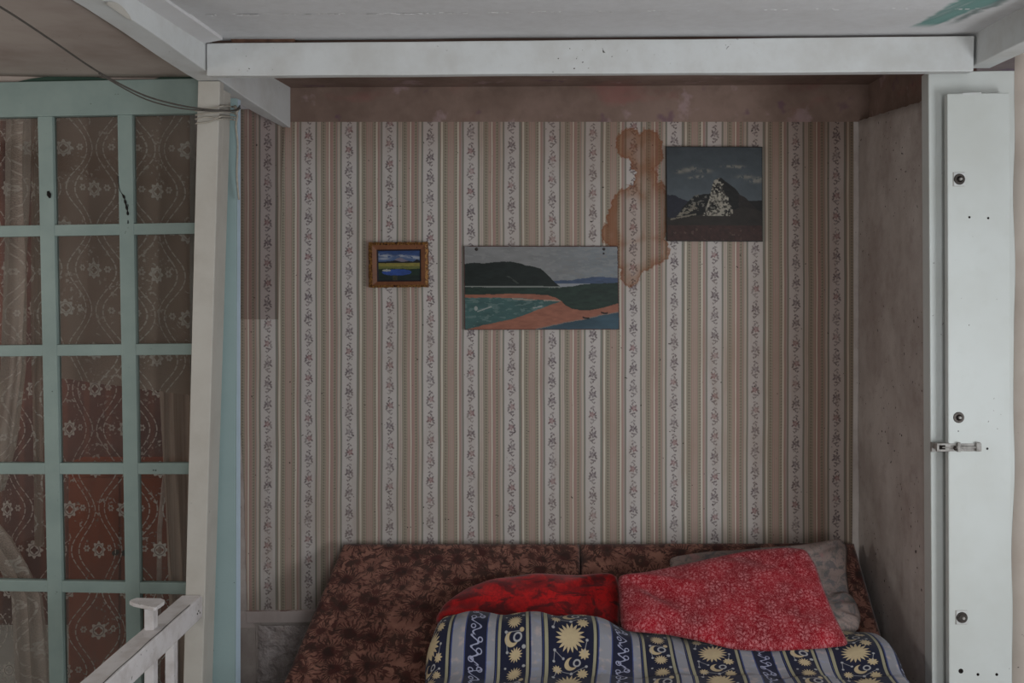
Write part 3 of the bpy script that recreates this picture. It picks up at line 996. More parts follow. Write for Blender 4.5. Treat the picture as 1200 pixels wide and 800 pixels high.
# teal jamb; light on its side face is put into the edge colour
jm = empty('trim_3', (-1.26, 3.73, 0), 'pale teal door jamb with a lit blue-white side, right of the leaning post', 'jamb', kind='structure')
jf = [P(222, 907, 3.71), P(275, 907, 3.71), P(277.5, 115, 3.71), P(244, 115, 3.71)]
for q in (jf[0], jf[1]): q.z = 0
hexa('jamb_face', jf + [q + Vector((0, .012, 0)) for q in jf], M['teal_light'], jm, bevel=.001)
e0, e1 = jf[1] + Vector((-.004, .0125, 0)), jf[2] + Vector((-.004, .0125, 0))
hexa('jamb_edge', [e0 - Vector((.05, 0, 0)), e0 + Vector((.006, 0, 0)), e1 + Vector((.004, 0, 0)), e1 - Vector((.05, 0, 0))] +
     [e0 + Vector((-.05, .032, 0)), e0 + Vector((.012, .032, 0)), e1 + Vector((.004, .032, 0)), e1 + Vector((-.05, .032, 0))], M['lit_edge'], jm, bevel=.001)

# right pillar (board lining) and jamb return
pl = empty('trim_4', (1.45, 3.55, 0), 'white painted pillar board at the right side of the alcove', 'pillar', kind='structure')
v = [P(1093, 912, 3.50), P(1215, 912, 3.50), P(1215, 82, 3.50), P(1088, 84, 3.50)]
for q in v[:2]: q.z = 0
hexa('pillar_face', v + [q + Vector((0, .070, 0)) for q in v], M['door'], pl, bevel=.004)
# lumpy plaster at the far right
nn, mm = 80, 16
pts = np.zeros((nn, mm, 3))
for i in range(nn):
    z = 2.64 * (1 - i / (nn - 1))
    for j in range(mm):
        t_ = j / (mm - 1)
        x0 = 1.592 + .012 * mnoise.noise(Vector((z * 3.1, 0, 2))) + .012 * (1 - i / (nn - 1)) - .02 * (z > 2.38) * 0
        x = x0 + (2.42 - x0) * t_ ** 1.5
        y = 3.498 - .075 * (1 - (1 - min(1, t_ * 2.2)) ** 2) - .012 * mnoise.noise(Vector((x * 7, z * 4, 5)))
        if j == 0: y = 3.499
        pts[i, j] = (x, y, z)
wf = grid_obj('wall_front', pts, M['lumpy'], None, loc=(0, 0, 0), solid=0)
tag(wf, 'lumpy beige plaster wall right of the bolted white board', 'wall', kind='structure')

# ------------------------------------------------------------------ bolted board (folded-back shutter door)
db = empty('door_1', (1.55, 3.44, 0), 'grey white board door with bolts and a painted latch, at the right', 'door', kind='structure')
DD = 3.44
v = [P(1112.5, 925, DD), P(1186, 925, DD), P(1184, 108.5, DD), P(1110, 109.5, DD)]
for q in v[:2]: q.z = .01
board = hexa('door_board', v + [q + Vector((0, .030, 0)) for q in v], M['door'], db, bevel=.004)
hexa('paint_ridge', [P(1128, 111, DD - .001), P(1150, 110, DD - .001), P(1150, 108, DD - .001), P(1128, 109, DD - .001)] + [P(1128, 111, DD + .02), P(1150, 110, DD + .02), P(1150, 108, DD + .02), P(1128, 109, DD + .02)], M['beam'], board, bevel=.0)


def bolt(px, py, plate):
    c_ = P(px, py, DD)
    if plate:
        w2 = .021; h2 = .023
        box('plate_gap', c_.x - w2 - .0015, c_.x + w2 - .003, c_.y - .0008, c_.y + .001, c_.z - h2 - .0015, c_.z + h2 + .0015, M['metal'], db, bevel=0)
        pl_ = box('bolt_plate', c_.x - w2 + .002, c_.x + w2, c_.y - .003, c_.y + .001, c_.z - h2, c_.z + h2, M['metal'] if False else M['beam'], db, bevel=.0015)
        c_ = c_ - Vector((0, .0035, 0))
    wsh = ring('washer', c_ - Vector((0, .003, 0)), .0195, .010, .004, M['dark_metal'], db)
    disc('bolt_recess', c_ - Vector((0, .001, 0)), .012, .002, M['dark'], db)
    nut = disc('nut', c_ - Vector((-.0, .006, 0)), .0145, .005, M['dark_metal'], db, n=6) if plate and py > 600 else None
    disc('bolt_end', c_ - Vector((-.0025, .010, 0)), .0055, .009, M['metal'], db, n=14, r2=.0045)


bolt(1124, 210, True); bolt(1123.5, 489, False); bolt(1127, 723, True)
for k, (px, py, r_, m_) in enumerate(((1136, 254.5, .004, 'dark'), (1158, 255.5, .004, 'dark'), (1181, 254, .0045, 'beam'), (1126, 786, .0085, 'dark'), (1146, 790, .005, 'dark'), (1168, 790, .005, 'dark'), (1157, 525.5, .004, 'dark'), (1123, 505, .002, 'dark'))):
    disc('screw_hole' if m_ == 'dark' else 'screw_head', P(px, py, DD) - Vector((0, .0008, 0)), r_, .001, M[m_], db, n=12)
# latch: strap across the gap, keeper, bolt rod, end block
a_, b_ = P(1113, 528.5, DD), P(1150, 519.5, DD)
lp_ = box('latch', a_.x, b_.x, DD - .0035, DD + .001, a_.z, b_.z, M['metal'], db, bevel=.001)
lp_['label'] = 'painted metal sliding bolt latch'
def lbox(name, x0, x1, y0, y1, dd, th, m_, parent=None, bevel=.0012):
    parent = parent or lp_
    a_, b_ = P(x0, y1, dd), P(x1, y0, dd)
    return box(name, a_.x, b_.x, dd, dd + th, a_.z, b_.z, m_, parent, bevel=bevel)
lbox('latch_keeper', 1092, 1105, 518.5, 529.5, 3.484, .017, M['metal'])
lbox('latch_strap', 1098, 1114, 519.5, 529, DD - .012, .014, M['metal'])
lbox('latch_spacer', 1099, 1104, 521, 528, DD, .045, M['metal'])
lbox('latch_slot', 1100.5, 1108, 521.3, 526.7, DD - .0125, .004, M['dark'])
tube('latch_rod', [P(1104, 524, DD - .009), P(1147, 524, DD - .009)], .0042, M['metal'], lp_, n=10)
tube('latch_knob', [P(1119, 524, DD - .009), P(1119.5, 526, DD - .023)], [.0065, .0055], M['dark_metal'], lp_, n=10)
lbox('latch_staple', 1122.5, 1126, 518.5, 529.5, DD - .015, .014, M['metal'])
lbox('latch_staple', 1144.5, 1149.5, 518.5, 529, DD - .015, .014, M['metal'])
for px in (1128, 1143): disc('latch_screw', P(px, 524, DD - .0045), .005, .002, M['dark'], lp_, n=10)

# ------------------------------------------------------------------ glazed partition
DP = 3.74
gp = empty('window_1', (-1.9, DP, 0), 'sage green glazed partition of small panes with lace behind, at the left', 'window', kind='structure')
def vx(i, y):   # centre line of upright i at photo row y
    x0 = [-138, -42, 52.5, 146, 240][i]; x1 = [-116, -24, 66, 157, 240][i]
    return x0 + (x1 - x0) * (y - 138) / 662
BARS = [(271, 267.3), (411, 409), (549, 549), (686, 690), (824, 831)]
def by(i, x): return BARS[i][0] + (BARS[i][1] - BARS[i][0]) * x / 225
YB = 915
for i in range(4):
    hw = 8.6
    q = [(vx(i, 130) - hw, 130), (vx(i, 130) + hw, 130), (vx(i, YB) + hw, YB), (vx(i, YB) - hw, YB)]
    up = slab('upright_bar', q, DP, .032, M['teal'], gp, bevel=.002)
q = [(-210, 100), (236, 91.5), (236, 132.5), (-210, 141)]
hd = slab('header_rail', q, DP - .012, .05, M['teal'], gp, bevel=.003)
for k, (l, r) in enumerate(BARS):
    q = [(-210, by(k, -210) - 6.6), (236, by(k, 236) - 6.6), (236, by(k, 236) + 6.6), (-210, by(k, -210) + 6.6)]
    slab('cross_bar', q, DP + .0015, .028, M['teal'], gp, bevel=.002)
rows = [(lambda x: 136)] + [(lambda x, k=k: by(k, x)) for k in range(5)]
for r_ in range(5):
    for c_ in range(4):
        xl = vx(c_, rows[r_](0)); xr = vx(c_ + 1, rows[r_](0)); xl2 = vx(c_, rows[r_ + 1](0)); xr2 = vx(c_ + 1, rows[r_ + 1](0))
        q = [(xl + 5, rows[r_](xl)), (xr - 5, rows[r_](xr)), (xr2 - 5, rows[r_ + 1](xr)), (xl2 + 5, rows[r_ + 1](xl))]
        slab('pane', q, DP + .018, .003, M['glass'], gp, bevel=0)
slab('kick_panel', [(-210, 835), (236, 842), (236, 915), (-210, 915)], DP + .012, .015, M['teal'], gp, bevel=.002)
# cracks of missing paint on the bars
crk = [(138.5, 206), (139, 216), (141, 224), (145, 230), (147, 237), (149, 245), (150, 252)]
tube('paint_crack', smooth_path([P(x, y, DP - .0005) for x, y in crk], 4), [.0012 + .0035 * abs(math.sin(i * .9)) * (i > 10) for i in range(25)], M['dark'], gp, n=5)
tube('paint_chip', [P(56.5, 224, DP - .0005), P(57.5, 228, DP - .001), P(58.5, 232, DP - .0005)], [.004, .008, .003], M['dark'], gp, n=7)
tube('paint_chip', [P(150, 258, DP - .0005), P(150, 262, DP - .0005)], [.0015, .002], M['dark'], gp, n=5)
# dark green paint above header, bowed
def smear(x0, x1, ytop, ybot):
    n = 24; vv = []; ff = []
    for i in range(n + 1):
        t_ = i / n; x = x0 + (x1 - x0) * t_
        h_ = (ybot - ytop) * math.sin(math.pi * min(1, t_ * .9 + .04)) ** .7
        vv += [P(x, ybot, DP - .004), P(x, ybot - h_, DP - .004)]
        vv += [P(x, ybot, DP - .004) + Vector((0, .02, 0)), P(x, ybot - h_, DP - .004) + Vector((0, .02, 0))]
    for i in range(n):
        a_ = i * 4
        ff += [(a_, a_ + 4, a_ + 5, a_ + 1), (a_ + 1, a_ + 5, a_ + 7, a_ + 3), (a_ + 2, a_ + 3, a_ + 7, a_ + 6)]
    return mesh_obj('packing_strip', vv, ff, M['green_smear'], gp)
smear(18, 140, 88.5, 99); smear(176, 236, 88, 97)
box('lintel_panel', -3.4, -1.32, DP + .004, DP + .04, EYE + .69, EYE + .80, M['lceil'], gp, bevel=.001)

# ------------------------------------------------------------------ lace behind the glass
def curtain(name, rows_, d, m, amp, freq, label, nu=140, nv=90, seed=0, group=None, uvo=(0, 0), phase=0.0, solid=0):
    """rows_: [(py, xl, xr)] outline of the hanging cloth"""
    ys = [r_[0] for r_ in rows_]
    pts = np.zeros((nv, nu, 3)); uv = np.zeros((nv, nu, 2))
    for i, yy in enumerate(np.linspace(ys[0], ys[-1], nv)):
        a_ = np.interp(yy, ys, [r_[1] for r_ in rows_]); b_ = np.interp(yy, ys, [r_[2] for r_ in rows_])
        for j in range(nu):
            t_ = j / (nu - 1)
            n1 = mnoise.noise(Vector((t_ * 3.0 + seed, yy * .003, seed)))
            s = math.sin((t_ * freq + n1 * .6) * 2 * math.pi + phase)
            xx = a_ + (b_ - a_) * (t_ + .10 / freq * math.cos((t_ * freq + n1 * .6) * 2 * math.pi) * min(1, amp / .02))
            p = P(xx, yy, d)
            p.y = d + amp * s + amp * .5 * n1
            pts[i, j] = p
            uv[i, j] = (uvo[0] + t_ * abs(rows_[0][2] - rows_[0][1]) * d / F * (1 + min(amp * 14, .8)), uvo[1] + (EYE - p.z))
    o = grid_obj(name, pts, m, None, uv=uv)
    if label: tag(o, label, 'curtain', group)
    return o


# hem of valance slopes down to the right
def hem(x): return 434 + (x - 0) * .13
val = curtain('lace_curtain', [(128, 40, 230), (455, 40, 230)], 3.86, M['lace_dense'], .007, 4, 'cream lace upper curtain with a sloping hem behind the green bars', seed=1)
# shear its hem
me = val.data
zt = P(0, 128, 3.86).z - val.location.z; zb = P(0, 455, 3.86).z - val.location.z
for v_ in me.vertices:
    X_ = v_.co.x + val.location.x; px = X_ * F / 3.86 + VX
    t_ = (zt - v_.co.z) / (zt - zb)
    v_.co.z -= t_ * ((hem(px) - 455) * 3.86 / F)
curtain('lace_curtain', [(128, -120, 236), (900, -120, 236)], 3.96, M['lace'], .006, 3.2, 'sheer full-length lace curtain with pale flowers on dark, lowest layer', seed=4, nv=120, uvo=(.05, .02))
curtain('lace_curtain', [(128, 8, 40), (300, 6, 36), (436, 0, 32), (520, -14, 22), (575, -28, 8)], 3.83, M['lace_fold'], .024, 1.4, 'narrow bunched lace fold hanging beside the leftmost green upright', nu=60, seed=8, phase=2.2)
curtain('lace_curtain', [(128, 34, 50), (300, 34, 50), (640, 38, 54)], 3.815, M['lace_dense'], .010, .8, 'thin lace fold partly hidden by the leftmost green upright', nu=40, seed=13, phase=.6)
curtain('lace_curtain', [(128, -60, 3), (280, -50, 0), (436, -50, -6), (450, -50, -10)], 3.84, M['lace_fold'], .020, 2.4, 'bunched lace at the very left edge beside the narrow fold', nu=60, seed=29)
# gathered swag: sweeps right and hangs
curtain('lace_curtain', [(590, -60, -20), (630, -34, 14), (665, -6, 34), (700, 10, 50), (740, 12, 54), (800, 14, 60), (900, 16, 66)], 3.82, M['lace_fold'], .016, 2.3, 'gathered lace swag sweeping down at the lower left corner', nu=80, seed=17, phase=1.2)
curtain('reflection_gauze', [(128, 150, 229), (430, 156, 229), (455, 186, 229), (700, 198, 229), (900, 204, 229)], 3.90, M['gauze'], .008, 2.6, 'brown gauze added for the reflection in the right-hand column of panes', nu=70, seed=21)  # added cloth imitating the room's reflection in these panes
# rod carrying them
rod = tube('curtain_rod', [P(-160, 127, 3.88), P(238, 125, 3.88)], .008, M['darkwood'], None, n=10)
tag(rod, 'thin rod behind the header rail carrying the lace', 'curtain rod')

# pieces added behind the glass for what the right panes reflect
st = tube('reflection_batten', [P(207, 400, 4.05), P(205, 470, 4.05), P(192, 570, 4.03), P(187, 620, 4.02), (P(185, 660, 4.0).x, 4.0, 0.0)], [.010, .011, .010, .010, .010], M['pale_stick'], None, n=6)
tag(st, 'pale pinkish batten added for a streak reflected in the right column of panes', 'reflection_batten')
cx_ = P(190, 700, 4.35).x
cab = empty('reflection_cabinet', (-1.78, 4.42, 0), 'orange brown varnished cabinet added for an orange reflection in the panes', 'reflection_cabinet')
box('body', -2.12, -1.66, 4.30, 4.48, 0, .95, M['orange_wood'], cab, bevel=.006)
box('top', -2.14, -1.64, 4.28, 4.48, .95, .975, M['orange_wood'], cab, bevel=.004)
for x0, kx in ((-2.11, -1.905), (-1.885, -1.865)):
    dr_ = box('cabinet_door', x0, x0 + .215, 4.285, 4.30, .06, .92, M['orange_wood'], cab, bevel=.004)
    disc('knob', (kx, 4.268, .60), .012, .018, M['dark_metal'], dr_, n=14)

# ------------------------------------------------------------------ balustrade
br = empty('stair_railing', (-1.31, 3.0, 0), 'white painted stair railing running from the post towards the viewer', 'railing')
XR0, XR1, ZR0, ZR1 = -1.347, -1.272, .572, .652
v8 = [(XR0, 1.6, ZR0), (XR0, 3.555, ZR0), (XR0, 3.555, ZR1), (XR0, 1.6, ZR1), (XR1, 1.6, ZR0), (XR1, 3.555, ZR0), (XR1, 3.555, ZR1), (XR1, 1.6, ZR1)]
rough_bar('handrail', v8, M['rail'], 40, .0018, 6, br, bevel=.006, seed=3)
tube('rail_crack', [(XR1 - .006 + .001 * math.sin(i), 2.5 + i * .035, ZR1 + .0004) for i in range(28)], .0012, M['dark'], br, n=5)
disc('nail_hole', (0, 0, 0), .004, .001, M['dark'], br, n=8) if False else None
for yy in (3.39, 3.22, 2.93, 2.64, 2.35, 2.06):
    xc = -1.318
    rb = box('baluster', xc - .017, xc + .013, yy - .016, yy + .020, 0, ZR0 + .004, M['rail'], br, bevel=.002)
box('bottom_rail', -1.335, -1.30, 1.6, 3.555, .06, .10, M['rail'], br, bevel=.003)
for (dy, dz) in ((3.515, .036), (3.503, .030), (3.527, .026)):
    tube('nail', [(XR1 + .0008, dy, ZR0 + dz), (XR1 - .002, dy, ZR0 + dz)], .0035, M['dark_metal'], br, n=8)
# stub with a flat cap above the rail
box('post_stub', -1.335, -1.305, 3.204, 3.240, ZR1 - .002, .742, M['rail'], br, bevel=.002)
zc = .742
cap_px = [(151.5, 704), (153.5, 702.0), (160, 700), (189, 700.5), (193, 702.5), (192.5, 704.5), (183.5, 711), (180, 711.5), (156, 706.5)]
top = []
for px, py in cap_px:
    d_ = (EYE - (zc + .012)) * F / (py - VY); top.append(P(px, py, d_))
n = len(top)
vv = top + [q - Vector((0, 0, .012)) for q in top]
ff = [tuple(range(n)), tuple(range(2 * n - 1, n - 1, -1))] + [(k, k + n, (k + 1) % n + n, (k + 1) % n) for k in range(n)]
mesh_obj('cap_plate', vv, ff, M['rail'], br, bevel=.0025)

# ------------------------------------------------------------------ cable and cord on the post
cb_ = empty('cable', tuple(P(255, 128, 3.5)), 'slack grey twin cable drooping from upper left and tied round the post', 'cable')
pth = [P(-90, -42, 2.30), P(0, 8, 2.55), P(60, 47, 2.82), P(115, 84, 3.10), P(165, 110, 3.25), P(205, 122, 3.38), P(240, 128, 3.50), P(262, 129.5, 3.548), P(276, 129, 3.62), P(281, 124, 3.66)]
tube('cable_strand', smooth_path(pth, 10), .0031, M['wire'], cb_)
pth2 = [p + Vector((.002, 0, -.006 - .006 * math.sin(i * 1.1))) for i, p in enumerate(pth[3:])]
tube('cable_strand', smooth_path(pth2, 10), .0025, M['wire'], cb_)
cd = empty('cord', tuple(P(275, 135, 3.55)), 'cream cord looped round the post top with an end hanging down', 'cord')
for k, (y0, y1) in enumerate(((128, 124), (133, 131), (137.5, 139), (143, 136))):
    tube('cord_loop', smooth_path([P(229.5, y0 + 2, 3.60), P(231.5, y0 + 1.5, 3.551), P(245, y0 - .5, 3.549), P(257, y1 + 1, 3.549), P(262.5, y1, 3.57), P(272.5, y1 + 1, 3.67), P(276.5, y1 + 2, 3.685)], 6), .0030, M['cord'], cd, n=6)
tube('cord_end', smooth_path([P(276, 126, 3.66), P(278, 136, 3.66), P(276.5, 148, 3.66), P(278.5, 170, 3.67), P(277.5, 205, 3.68), P(280, 234, 3.69)], 8), .0036, M['cord'], cd, n=6)
tube('cord_knot', [P(275, 124, 3.645), P(278, 129, 3.64), P(276, 134, 3.65)], [.005, .008, .004], M['cord'], cd, n=8)

# ------------------------------------------------------------------ pictures
rng_ = np.random.default_rng(4)


def vnoise(h, w_, cells_y, cells_x, rs):
    g = rs.random((cells_y + 2, cells_x + 2))
    yy = np.linspace(0, cells_y, h); xx = np.linspace(0, cells_x, w_)
    yi = yy.astype(int); xi = xx.astype(int); fy = (yy - yi)[:, None]; fx = (xx - xi)[None]
    fy = fy * fy * (3 - 2 * fy); fx = fx * fx * (3 - 2 * fx)
    a_ = g[yi][:, xi]; b_ = g[yi][:, xi + 1]; c_ = g[yi + 1][:, xi]; d_ = g[yi + 1][:, xi + 1]
    return (a_ * (1 - fx) + b_ * fx) * (1 - fy) + (c_ * (1 - fx) + d_ * fx) * fy


def fbm(h, w_, cy, cx, rs, o=3):
    out_ = 0; amp = 1; tot = 0
    for k in range(o):
        out_ = out_ + amp * vnoise(h, w_, cy * 2 ** k, cx * 2 ** k, rs); tot += amp; amp *= .55
    return out_ / tot


def L3(c): return np.array(lin(c))


def lay(img, mask, c, var=None, amt=.25):
    c = L3(c) if not isinstance(c, np.ndarray) else c
    cc = c * (np.ones(mask.shape + (1,)) if var is None else (1 + (var[..., None] - .5) * 2 * amt))
    img[:] = img * (1 - mask[..., None]) + cc * mask[..., None]


def paint_sea(h, w_):
    cx, cy = np.meshgrid(np.linspace(80, 1115, w_), np.linspace(100, 662, h))
    rs = rng_; br = fbm(h, w_, 16, 10, rs); b2 = fbm(h, w_, 40, 24, rs); j = (fbm(h, w_, 24, 40, rs) - .5) * 14
    img = np.zeros((h, w_, 3))
    lay(img, np.ones((h, w_)), (176, 176, 176), br, .18)
    lay(img, np.clip((cx - 520) / 500, 0, 1) * .7 * (b2 > .35), (160, 174, 184), br, .2)
    lay(img, (b2 > .62) * .5 * (cy < 330), (196, 196, 194))
    I = lambda xs_, ys_: np.interp(cx, xs_, ys_) + j * .5
    lay(img, ((cy > I([680, 800, 870, 960, 1115], [332, 330, 318, 306, 312])) & (cx > 640)) * 1., (84, 110, 152), b2, .3)
    lay(img, ((cy > 351) & (cx > 660)) * 1., (196, 200, 208), b2, .1)
    lay(img, (cy > I([80, 150, 200, 280, 400, 500, 590, 640, 690, 730, 760], [222, 212, 218, 208, 205, 230, 248, 292, 345, 378, 700])) * 1., (34, 50, 46), b2, .5)
    gl_ = ((cy > 300) & (cy < 352) & (np.abs(cx - 405 - (cy - 325) * 1.4) < 9) & (b2 > .4)) * .5
    lay(img, gl_, (110, 120, 110))
    lay(img, (cy > I([80, 700, 730, 800, 860, 930, 1115], [374, 378, 376, 372, 360, 352, 346])) * 1., (48, 76, 64), b2, .45)
    lay(img, ((np.abs(cy - 371 - (cx - 80) * .006 - j * .15) < 4.5) & (cx < 725)) * .9, (186, 192, 184))
    beach = cy > I([80, 250, 440, 560, 640, 690, 730, 760, 800, 880, 960, 1040, 1115], [426, 424, 420, 424, 432, 446, 470, 500, 522, 534, 526, 506, 484])
    lay(img, beach * 1., (212, 124, 88), b2, .25)
    wl = (cy > I([80, 440, 560, 640, 700, 725], [446, 448, 458, 464, 468, 474])) & (cy < I([80, 130, 200, 300, 400, 500, 600, 680, 728], [662, 650, 632, 612, 590, 556, 516, 488, 472]))
    lay(img, (wl & (cx < 730)) * 1., (76, 128, 126), br, .35)
    lay(img, (wl & (cx < 730) & (b2 > .60)) * .45, (150, 184, 178))
    lay(img, ((np.abs(cy - I([400, 480, 560, 720], [452, 458, 464, 468])) < 4) & (cx > 400) & (cx < 725) & (b2 > .42)) * .8, (226, 200, 176))
    wr_ = cy > I([80, 500, 560, 640, 780, 900, 1000, 1115], [700, 666, 655, 634, 606, 584, 560, 540])
    lay(img, wr_ * 1., (70, 112, 134), br, .4)
    lay(img, (wr_ & (cy < I([80, 500, 560, 640, 780, 900, 1000, 1115], [700, 666, 655, 634, 606, 584, 560, 540]) + 6)) * .7, (214, 170, 140))
    for bx, byy, s in ((893, 585, 1), (1016, 552, 1)):
        lay(img, ((np.abs(cx - bx) < 24) & (np.abs(cy - byy - (cx - bx) * .12 + ((cx - bx) / 24) ** 2 * 5) < 5)) * 1., (28, 26, 28))
    bird = ((np.hypot(cx - 158, (cy - 518) * .7) < 11) | ((cx > 165) & (cx < 262) & (np.abs(cy - 540 + (cx - 165) * .35) < 4)))
    lay(img, bird * .85, (214, 222, 214))
    lay(img, ((cx > 540) & (cx < 600) & (np.abs(cy - 515 + (cx - 540) * .2) < 5) & (b2 > .4)) * .8, (214, 222, 214))
    for nx, ny, r_ in ((165, 122, 11), (1020, 120, 9), (1018, 150, 6)):
        lay(img, (np.hypot(cx - nx, cy - ny) < r_ + j * .3) * 1., (52, 34, 26))
    edge = (np.minimum.reduce([cx - 80, 1115 - cx, cy - 100, 662 - cy]) < 4 + j * .25)
    lay(img, edge * 1., (112, 60, 52))
    return img, br


def paint_rock(h, w_):
    cx, cy = np.meshgrid(np.linspace(65, 765, w_), np.linspace(72, 755, h))
    rs = rng_; br = fbm(h, w_, 14, 10, rs); b2 = fbm(h, w_, 34, 34, rs); b3 = fbm(h, w_, 22, 22, rs); b4 = fbm(h, w_, 64, 64, rs, 2); j = (fbm(h, w_, 30, 30, rs) - .5) * 30
    img = np.zeros((h, w_, 3)); t_ = np.clip((cy - 72) / 380, 0, 1)[..., None]
    img[:] = (L3((88, 102, 112)) * (1 - t_) + L3((122, 140, 152)) * t_) * (.8 + .4 * br[..., None])
    I = lambda xs_, ys_: np.interp(cx, xs_, ys_) + j * .35
    for ux, uy, a_, b_ in ((165, 255, 30, 12), (215, 242, 34, 14), (265, 232, 22, 16), (350, 248, 40, 14), (310, 290, 34, 10), (250, 298, 22, 8), (550, 214, 62, 9), (602, 220, 18, 8), (640, 290, 50, 12), (715, 318, 48, 14), (740, 300, 26, 10)):
        m_ = np.exp(-(((cx - ux) / a_) ** 2 + ((cy - uy) / b_) ** 2)) * (b2 > .40)
        lay(img, np.clip(m_ * 1.1, 0, .8), (196, 188, 168), b3, .3)
    lay(img, (cy > I([65, 120, 200, 260, 300], [420, 424, 460, 480, 500])) * 1., (52, 56, 82), b2, .3)
    lay(img, ((cy > I([560, 640, 700, 765], [430, 458, 462, 460])) & (cx > 540)) * 1., (40, 34, 34), b2, .3)
    ground = cy > I([65, 110, 330, 500, 620, 765], [575, 600, 562, 556, 500, 540])
    big = (cy > I([318, 345, 378, 400, 412, 440, 470, 510, 560, 600, 640, 700, 765], [580, 540, 440, 350, 315, 300, 302, 330, 368, 415, 440, 500, 560])) & (cx > 320)
    left = (cy > I([80, 110, 150, 200, 235, 270, 330, 392, 420], [618, 600, 560, 492, 458, 425, 416, 410, 400])) & (cx < 420)
    lay(img, left * 1., (34, 34, 32), b2, .5)
    lay(img, big * 1., (40, 36, 32), b2, .5)
    lay(img, (big & (cx > 590)) * .8, (66, 48, 42), b3, .4)
    lay(img, ground * 1., (70, 56, 44), br, .35)
    lay(img, (ground & (cy > 640)) * .9, (104, 50, 34), b2, .5)
    lit = big & ~(cy > 572) & (cx < 455 + (cy - 300) * .38 + j * 1.2) & (cx > 322)
    lay(img, (lit & (b3 > .36)) * .8, (128, 118, 102), b4, .5)
    lay(img, (lit & (b3 * .5 + b4 * .5 > .50)) * .85, (240, 226, 196), b4, .6)
    lit2 = left & (cy < 575) & (np.abs(cy - I([100, 150, 200, 260, 300], [600, 560, 510, 480, 470]) - 28) < 30) & (b4 > .48) & (cx < 300)
    lay(img, lit2 * .9, (200, 184, 154), b2, .4)
    lay(img, (left & (cy < 520) & (b2 > .60) & (cx > 230)) * .8, (176, 168, 150))
    lay(img, ((np.abs(cy - 598 + (cx - 90) * .2) < 6) & (cx > 90) & (cx < 280) & (b2 > .35)) * .9, (196, 178, 146))
    lay(img, ((cy > 660) & (b3 > .72)) * .7, (150, 104, 84))
    lay(img, ((np.minimum.reduce([cx - 65, 765 - cx, cy - 72, 755 - cy]) < 5)) * 1., (48, 38, 34))
    return img, b2


def paint_small(h, w_):
    cx, cy = np.meshgrid(np.linspace(155, 483, w_), np.linspace(158, 392, h))
    rs = rng_; b2 = fbm(h, w_, 14, 10, rs); b3 = fbm(h, w_, 20, 16, rs); j = (fbm(h, w_, 16, 24, rs) - .5) * 12
    img = np.zeros((h, w_, 3))
    lay(img, np.ones((h, w_)), (52, 92, 160), b2, .3)
    lay(img, (cy > 205) * .5, (110, 146, 196))
    for ux, uy, a_, b_ in ((190, 188, 36, 10), (225, 200, 40, 9), (420, 208, 40, 9), (340, 198, 34, 8), (200, 220, 40, 7), (460, 215, 26, 9)):
        lay(img, np.clip(np.exp(-(((cx - ux) / a_) ** 2 + ((cy - uy) / b_) ** 2)) * 1.2, 0, .85) * (b3 > .35), (206, 214, 228))
    I = lambda xs_, ys_: np.interp(cx, xs_, ys_) + j * .4
    lay(img, (cy > I([155, 270, 300, 330, 360, 400, 483], [250, 240, 218, 210, 225, 240, 250])) * 1., (150, 140, 160), b2, .3)
    lay(img, (cy > I([155, 200, 260, 290, 310, 340, 400, 430, 460, 483], [240, 243, 238, 232, 238, 246, 240, 244, 226, 238])) * 1., (34, 38, 44), b2, .3)
    lay(img, (cy > 255 + j * .3) * 1., (178, 164, 66), b2, .35)
    lay(img, (cy > 280 + j) * .7, (112, 128, 58), b3, .4)
    lay(img, (cy > 300 + j) * 1., (40, 66, 50), b2, .4)
    lay(img, (((cx - 300) / 118) ** 2 + ((cy - 328) / 25) ** 2 < 1 + j * .03) * 1., (40, 92, 190), b2, .35)
    lay(img, (((cx - 220) / 34) ** 2 + ((cy - 312) / 9) ** 2 < 1) * .9, (214, 218, 206))
    lay(img, (cy > 352 + j) * .85, (38, 52, 50), b3, .5)
    lay(img, ((np.abs(cx - 285) < 18) & (cy > 348)) * .6, (96, 92, 60), b3, .5)
    return img, b2


def painting_surface(name, quad, d, img, relief, parent, k=.62, grey=0.0):
    img = img * (1 - grey) + img.mean(-1, keepdims=True) * grey
    h, w_ = img.shape[:2]
    c4 = [np.array(P(q[0], q[1], d)) for q in quad]
    u = np.linspace(0, 1, w_)[None, :, None]; v_ = np.linspace(0, 1, h)[:, None, None]
    pts = (c4[0] * (1 - u) + c4[1] * u) * (1 - v_) + (c4[3] * (1 - u) + c4[2] * u) * v_
    pts = pts.copy(); pts[..., 1] -= relief * .0006
    return grid_obj(name, pts, M['paint'], parent, colors=np.clip(img, 0, 1) * k)


M['edge_red'] = painted('red_brown_board_edge', (96, 58, 50), (66, 40, 36), amt=.6, sc_=30)
M['edge_dark'] = painted('dark_board_edge', (52, 44, 42), (36, 30, 28), amt=.6, sc_=30)
t1 = empty('painting', tuple(P(635, 386, 4.34)), 'wide unframed painting of a dark headland, orange sand spit and teal bay', 'painting')
q = [(543.5, 288), (724, 288.3), (726, 386), (544.3, 386.5)]
slab('board', q, 4.333, .011, M['edge_red'], t1, bevel=.001)
img, rl = paint_sea(176, 320)
painting_surface('painted_surface', q, 4.3318, img, rl, t1, .47, .22)
for px, py in ((559, 291.5), (708.5, 291.5)):
    disc('nail', P(px, py, 4.3285), .004, .004, M['dark_metal'], t1, n=8)

